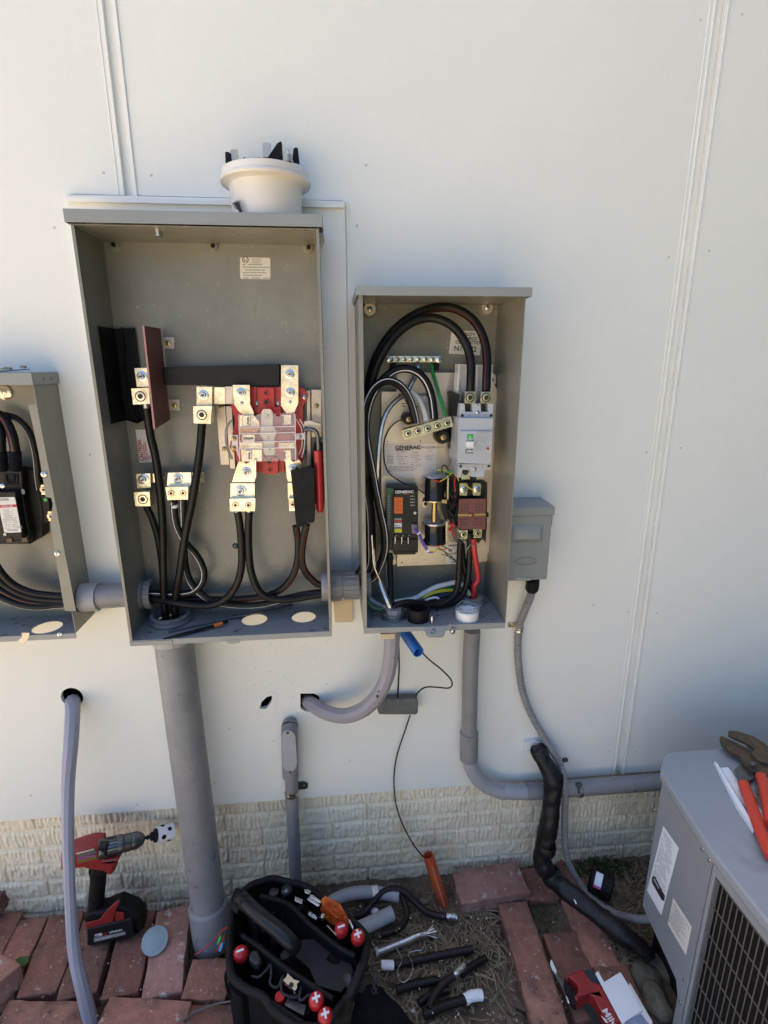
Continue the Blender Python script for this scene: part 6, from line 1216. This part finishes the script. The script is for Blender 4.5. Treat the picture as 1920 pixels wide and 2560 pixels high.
driver(215,850,.200,'-','red ball handled screwdriver with a white bar at the left end of the bag', r=.0172)
t_ = thing('red_handled_tool', g('b',620,1340,.1), 'dark red handled tool with a grey blade in the front pocket', 'hand tool')
MB().tube([g('b',618,1290,.19), g('b',622,1350,.17), g('b',630,1400,.14)], .010, n=14, ref=(0,0,1)).build('handle', 'redg', t_)
MB().prism([g('b',x,y,.175) for x, y in ((700,1320),(900,1405),(870,1510),(665,1400))], (0,0,.006)).build('blade', 'steeld', t_, bevel=.001)
t_ = thing('nut_driver', g('b',690,200,.1), 'grey knobbed nut driver standing in the rear pocket of the bag', 'nut driver')
MB().lathe(g('b',690,195,.215), (0,-.2,1), [(.010,-.08),(.0135,-.02),(.0145,0),(.013,.006),(.008,.009)], 12).build('knob', 'plate', t_); MB().lathe(g('b',690,190,.226), (0,-.2,1), [(.006,-.002),(.006,.001),(.003,.002)], 6).build('hex_end', 'steeld', t_)
t_ = thing('wire_stripper', g('b',820,340,.1), 'short chrome headed wire stripper behind the bag divider', 'wire stripper')
MB().prism([g('b',x,y,.215) for x, y in ((780,290),(860,325),(850,370),(775,335))], (0,0,.012)).build('head', 'chrome', t_, bevel=.001); MB().tube([g('b',830,360,.21), g('b',900,420,.19), g('b',1000,490,.18)], .008, n=10, ref=(0,0,1)).build('handle', 'black', t_)
text('KLEIN', g('b',915,435,.205)+Vector((0,-.004,.004)), .009, 'stripew', t_, ax=((g('b',1000,490,.18)-g('b',900,420,.18)).normalized(), Vector((.5,.6,.3)).normalized(), Vector((0,-.4,.9)).normalized()), bold=.02)
t_ = thing('cutting_pliers', g('b',960,290,.1), 'bright steel cutting pliers beside the orange bristles', 'pliers')
for pts in (((868,200),(910,195),(945,215),(925,248),(885,235)), ((935,252),(960,250),(1050,320),(1045,340),(1025,335),(930,275)), ((910,285),(940,285),(1035,355),(1025,375),(1005,370),(905,305))): MB().prism([g('b',x,y,.215) for x, y in pts], (0,0,.006)).build('jaw', 'chrome', t_, bevel=.001)
t_ = MB(); rnd = random.Random(3)
a0 = g('b',1060,330,.215); a1 = g('b',1300,540,.22)
for i in range(700):
    s_ = rnd.random(); p = a0.lerp(a1, s_); wdt_ = .016*math.sin(math.pi*min(1,s_*.9+.12))+.004
    side = (a1-a0).cross(ZV).normalized(); q = p + side*rnd.uniform(-1,1)*wdt_+ZV*rnd.uniform(-.006,.004); d = ((a1-a0).normalized()*.8 + side*rnd.gauss(0,.45) + ZV*rnd.uniform(0,.7)).normalized(); l = rnd.uniform(.008,.02); e_ = ortho(d)[0]*.0007
    t_.add([q-e_, q+e_, q+d*l], [(0,1,2)])
t_.prism([g('b',x,y,.208) for x, y in ((1045,320),(1090,270),(1250,360),(1330,520),(1290,560),(1180,480),(1080,400))], (0,0,.008))
o = t_.build('bristle_tuft', 'hair'); o['label'] = 'tuft of bright orange bristles poking from the rear pocket of the bag'; o['category'] = 'brush'
t_ = MB(); t_.prism([g('b',x,y,.205) for x, y in ((703,1082),(730,1112),(770,1150),(828,1168),(800,1195),(800,1240),(780,1268),(730,1220),(655,1158),(688,1125))], (0,0,.010)); t_.mi = 1; t_.lathe(g('b',738,1170,.2155), ZV, [(.0052,0),(.0052,.0005)], 18)
o = t_.build('steel_bracket', ['chrome','ink'], bevel=.001); o['label'] = 'bright steel bracket with a round hole in the front loops of the bag'; o['category'] = 'bracket'
t_ = MB(); t_.tube([g('b',360,1340,.10), g('b',480,1440,.09), g('b',620,1580,.08), g('b',700,1680,.07)], .0042, n=10, ref=(0,0,1)); o = t_.build('white_marker', 'stripew'); o['label'] = 'thin white stick leaning along the front of the bag'; o['category'] = 'marker'
for i, (x, y, m_, lab) in enumerate(((12,660,'greenb','small green wire splice hanging left of the bag'),(28,730,'bluew','small blue wire splice hanging left of the bag'))):
    q = g('b',x,y,.10); o = MB().tube([q, q+Vector((-.006,-.008,-.016))], .0042, n=10, ref=(0,-1,0), smooth=False).build('wire_splice', m_, bevel=.0008); o['label'] = lab; o['category'] = 'wire splice'
t_ = MB(); t_.tube([g('b',85,560,.17), g('b',60,620,.14), g('b',30,700,.11), g('b',-40,830,.08)], .0014, n=6); t_.tube([g('b',-260,860,.03), g('b',-120,760,.06), g('b',20,610,.12), g('b',90,560,.16)], .0014, n=6); o = t_.build('lead_wires', 'red'); o['label'] = 'thin red leads hanging from the left end of the bag'; o['category'] = 'wires'
o = MB().prism([g('b',x,y,.214) for x, y in ((1105,565),(1118,562),(1215,665),(1205,672))], (0,0,.003)).build('steel_rule', 'chrome'); o['label'] = 'thin bright steel rule standing behind the centre flap of the bag'; o['category'] = 'rule'
o = MB().lathe(g('b',1065,480,.215), ZV, [(.007,0),(.007,.006),(.004,.010)], 8).build('socket_bit', 'chrome'); o['label'] = 'small shiny socket between the orange bristles and the wire stripper'; o['category'] = 'socket'
o = MB().prism([g('b',x,y,.215) for x, y in ((1330,510),(1345,515),(1385,590),(1378,605))], (0,0,.006)).build('paint_stick', 'white'); o['label'] = 'pale thin stick between the orange bristles and the corner screwdriver'; o['category'] = 'stick'

# ================================================================== scrap on the soil
def gcable(pts, r, lab, m='black', name='cable_offcut', n=14, k='8', cat='cable offcut', tip=None, tipm='paper', seg=6, grp='cable offcuts on the soil'):
    P = [g(k,x,y,z) for x, y, z in pts]; t_ = thing(name, P[0], lab, cat, grp)
    MB().tube(P, r, n=n, seg=seg, ref=(0,0,1)).build('jacket', m, t_)
    if tip is not None:
        Q = [g(k,x,y,z) for x, y, z in tip]; MB().tube(Q, r*(1.12 if tipm == 'paper' else .92), n=9, seg=3, ref=(0,0,1), twist=2).build('tape_end' if tipm == 'paper' else 'bare_strands', tipm, t_)
    return t_
gcable([(820,335,.0),(880,310,.01),(930,250,.02),(980,195,.03),(1050,170,.035),(1120,190,.03),(1170,240,.02),(1230,295,.012),(1300,325,.01),(1365,333,.01)], .0085, 'long curved cable offcut with bare strands pointing at the loose dusty brick', 'cable2', tip=[(1365,333,.01),(1400,333,.01),(1428,340,.008)], tipm='alu')
gcable([(1095,200,.02),(1120,260,.01),(1130,330,.0),(1100,390,-.002),(1040,425,-.002),(980,440,-.002)], .008, 'dark looped cable offcut behind the cut grey conduit', 'cable2')
gcable([(1050,620,.0),(1200,590,.0),(1350,560,.0),(1520,528,.0)], .0095, 'maroon cable offcut with a white taped end', 'cable2', tip=[(980,622,.0),(1055,622,.0)])
gcable([(1450,680,.008),(1530,620,.006),(1600,580,.004)], .0085, 'short black cable offcut in the middle of the soil next to shiny strands', 'black')
gcable([(1260,880,.01),(1290,810,.012),(1340,740,.015),(1410,685,.016)], .0085, 'brown black cable offcut ending in bright bare strands', 'cable2', tip=[(1408,690,.016),(1440,655,.018),(1470,625,.016)], tipm='alu')
gcable([(1070,770,.0),(1180,735,.0),(1330,710,.0)], .010, 'thick black cable offcut half under the bag flap', 'black')
gcable([(1200,850,.0),(1290,790,.0),(1380,770,.0)], .009, 'black cable offcut between the brown one and the bag flap', 'black')
gcable([(1230,920,.005),(1350,865,.006),(1480,825,.008)], .0105, 'black cable offcut with a big white taped end near the bottom edge', 'black', tip=[(1475,828,.008),(1520,805,.008),(1575,800,.004)])
t_ = thing('stranded_offcut', g('8',1100,500,0), 'twisted bare aluminium strand offcut with a frayed end on the soil', 'cable offcut')
P = [g('8',x,y,z) for x, y, z in ((960,545,.004),(1050,510,.006),(1130,480,.008),(1200,450,.008),(1240,440,.008))]
pc = catmull([Vector(p) for p in P], 14)
for s_ in range(6):
    Q = []
    for i, p in enumerate(pc):
        tt = (pc[min(i+1,len(pc)-1)]-pc[max(i-1,0)]).normalized(); u_, v_ = ortho(tt, (0,0,1)); a = i*.55+s_*math.pi/3; Q.append(p+(u_*math.cos(a)+v_*math.sin(a))*.0055)
    MB().tube(Q, .0031, n=6, smooth=False).build('strand', 'alu', t_)
MB().lathe(g('8',948,545,.004), (P[1]-P[0]), [(.0105,-.001),(.0105,.006)], 16).build('sleeve_end', 'pvcl', t_)
b = MB(); rnd = random.Random(2)
for i in range(16):
    q = g('8',1235,442,.008); d = (Vector((1,.25,0))+Vector((rnd.gauss(0,.2),rnd.gauss(0,.25),rnd.gauss(.1,.2)))).normalized(); b.tube([q, q+d*rnd.uniform(.02,.034)], .0015, n=5, smooth=False)
b.build('frayed_end', 'alu', t_)
b = MB(); b.tube([g('8',x,y,z) for x, y, z in ((1075,470,.0),(1060,500,.01),(1100,590,.01),(1080,640,.01),(1075,690,.01),(1110,725,.01),(1150,690,.012),(1165,620,.012),(1140,560,.01),(1170,540,.01),(1220,530,.01),(1240,480,.01))], .0009, n=6); o = b.build('thin_bare_wire', 'alu'); o['label'] = 'thin bare wire loop lying on the maroon offcut'; o['category'] = 'wire'
def gpipe(pts, r, lab, k='8', m='pvcl'):
    P = [g(k,x,y,z) for x, y, z in pts]; o = MB().tube(P, r, n=24, seg=8, ref=(0,0,1), cap=True).build('conduit_offcut', m); o['label'] = lab; o['category'] = 'conduit offcut'; o['group'] = 'grey conduit offcuts behind the bag'; return o
gpipe([(640,290,.01),(700,240,.016),(780,205,.02),(880,190,.02),(980,198,.02),(1085,215,.018)], .0165, 'long bent grey conduit offcut lying against the brick wall')
gpipe([(820,420,.008),(900,385,.010),(1045,315,.012)], .0185, 'short straight grey conduit offcut behind the bag')
o = MB().lathe(g('8',940,195,.022), (1,.1,0), [(.0172,-.008),(.0182,-.006),(.0182,.008),(.0172,.010)], 24, cap=False).build('pipe_label', 'paperw'); o['label'] = 'pale torn label wrapped on the long bent conduit offcut'; o['category'] = 'label'
for i, (x, y, r, lab, m_) in enumerate(((935,305,.012,'crumpled white tape scrap behind the short conduit offcut','paper'),(1240,245,.014,'small blue grey pebble by the long curved cable','stone'),(1478,1040,.013,'short dark cap on the soil at the bottom edge','plate'))):
    b = MB(); b.ball((0,0,0), r, 1, .8, .6, n=10)
    for v in b.v: v += v.normalized()*r*.5*noise.noise(v*60+Vector((i,0,0)))
    c = g('8',x,y,.0) if y < 600 else g('8',1478,880,0)
    b.v = [v+c for v in b.v]
    if i == 2: continue
    o = b.build('tape_scrap' if i == 0 else 'pebble', m_); o['label'] = lab; o['category'] = 'scrap' if i == 0 else 'pebble'
b = MB(); b.tube([g('7',1180,1540,.006), g('7',1260,1480,.006), g('7',1380,1430,.01), g('7',1480,1410,.03), g('7',1550,1400,.05)], .0022, n=8, ref=(0,0,1)); b.mi = 1; b.ob(g('7',1555,1395,.055), (.008,.004,.010)); o = b.build('draw_cord', ['wire','paperw']); o['label'] = 'thin olive cord with a white tip running from the bag over the bricks'; o['category'] = 'cord'
b = MB(); b.prism([g('7',x,y,.003) for x, y in ((100,1140),(130,1118),(188,1115),(185,1150),(160,1180),(112,1180))], (0,0,.0006)); o = b.build('green_leaf', 'weed'); o['label'] = 'single green leaf lying between bricks at the lower left'; o['category'] = 'leaf'

# ================================================================== red multi tool and white cards on the right bricks
MT = thing('multi_tool', g('M',700,800,0), 'red and black oscillating multi tool lying on the right hand bricks', 'power tool')
def mp(pts, z, th, name, m, par=None, bev=.004): return MB().prism([g('M',x,y,z) for x, y in pts], (0,0,th)).build(name, m, par or MT, bevel=bev)
mp([(218,548),(300,505),(440,440),(490,460),(560,570),(620,640),(780,700),(860,770),(1000,960),(1150,1180),(1200,1300),(900,1300),(760,1130),(640,880),(590,840),(500,870),(420,900),(380,950),(330,900),(400,800),(380,680),(300,600)], .012, .036, 'housing', 'redtool', bev=.005)
mp([(470,430),(560,400),(640,430),(760,560),(880,740),(1000,930),(1100,1130),(1000,960),(860,790),(780,690),(620,640),(540,560)], .018, .028, 'rubber_top', mat('dark_teal_rubber', (.02,.032,.04), .6, var=.3, vscale=30), bev=.006)
mp([(500,860),(560,825),(620,850),(700,960),(780,1130),(840,1250),(700,1250),(560,1000),(505,910)], .0455, .0035, 'side_grip', 'plate', bev=.0015)
mp([(200,470),(220,560),(330,660),(340,760),(390,870),(380,945),(330,920),(270,830),(210,700),(180,560)], .024, .018, 'blade_clamp', 'blackm', bev=.002)
mp([(-20,120),(0,130),(60,260),(100,380),(200,520),(260,700),(300,830),(265,830),(215,720),(150,560),(60,400),(0,290),(-30,200)], .030, .0018, 'blade', 'steeld', bev=.0004)
mp([(-22,125),(0,135),(50,250),(75,300),(60,360),(0,280),(-30,195)], .0322, .0008, 'blade_tip', 'paperw', bev=0)
mp([(215,710),(235,715),(280,820),(270,840),(245,810)], .034, .003, 'clamp_slot', 'chrome', bev=.0005)
d_ = (g('M',980,1120,.05)-g('M',830,900,.05)).normalized(); u_ = ZV.cross(d_)
text('Milwaukee', g('M',790,930,.0482), .021, 'stripew', MT, ax=(d_, u_, ZV), bold=.02)
b = MB(); b.add([g('M',x,y,.0489) for x, y in ((778,1010),(830,1050),(870,1080),(900,1140),(850,1120),(815,1065))], [(0,1,2,3,4,5)]); b.build('logo_mark', 'stripew', MT)
o = MB().prism([g('M',x,y,.052) for x, y in ((690,352),(735,322),(828,495),(1088,335),(1222,548),(1235,560),(1440,950),(1200,1100),(1120,1160))], (0,0,.0035)).build('white_card', 'paper', bevel=.0004); o['label'] = 'plain white card with a notched top edge beside the red multi tool'; o['category'] = 'card'
b = MB(); b.prism([g('M',x,y,.040) for x, y in ((1225,545),(1245,560),(1600,1180),(1500,1300),(1150,1300),(1100,1180))], (0,0,.011)); b.mi = 1; b.prism([g('M',x,y,.0512) for x, y in ((1170,1110),(1420,985),(1500,1090),(1590,1200),(1400,1300),(1160,1300))], (0,0,.0006)); o = b.build('blade_packet', ['white', mat('blue_grey_print', (.30,.36,.52), .3, var=.4, vscale=60)], bevel=.0004); o['label'] = 'white and blue packet lying under the plain white card'; o['category'] = 'packet'
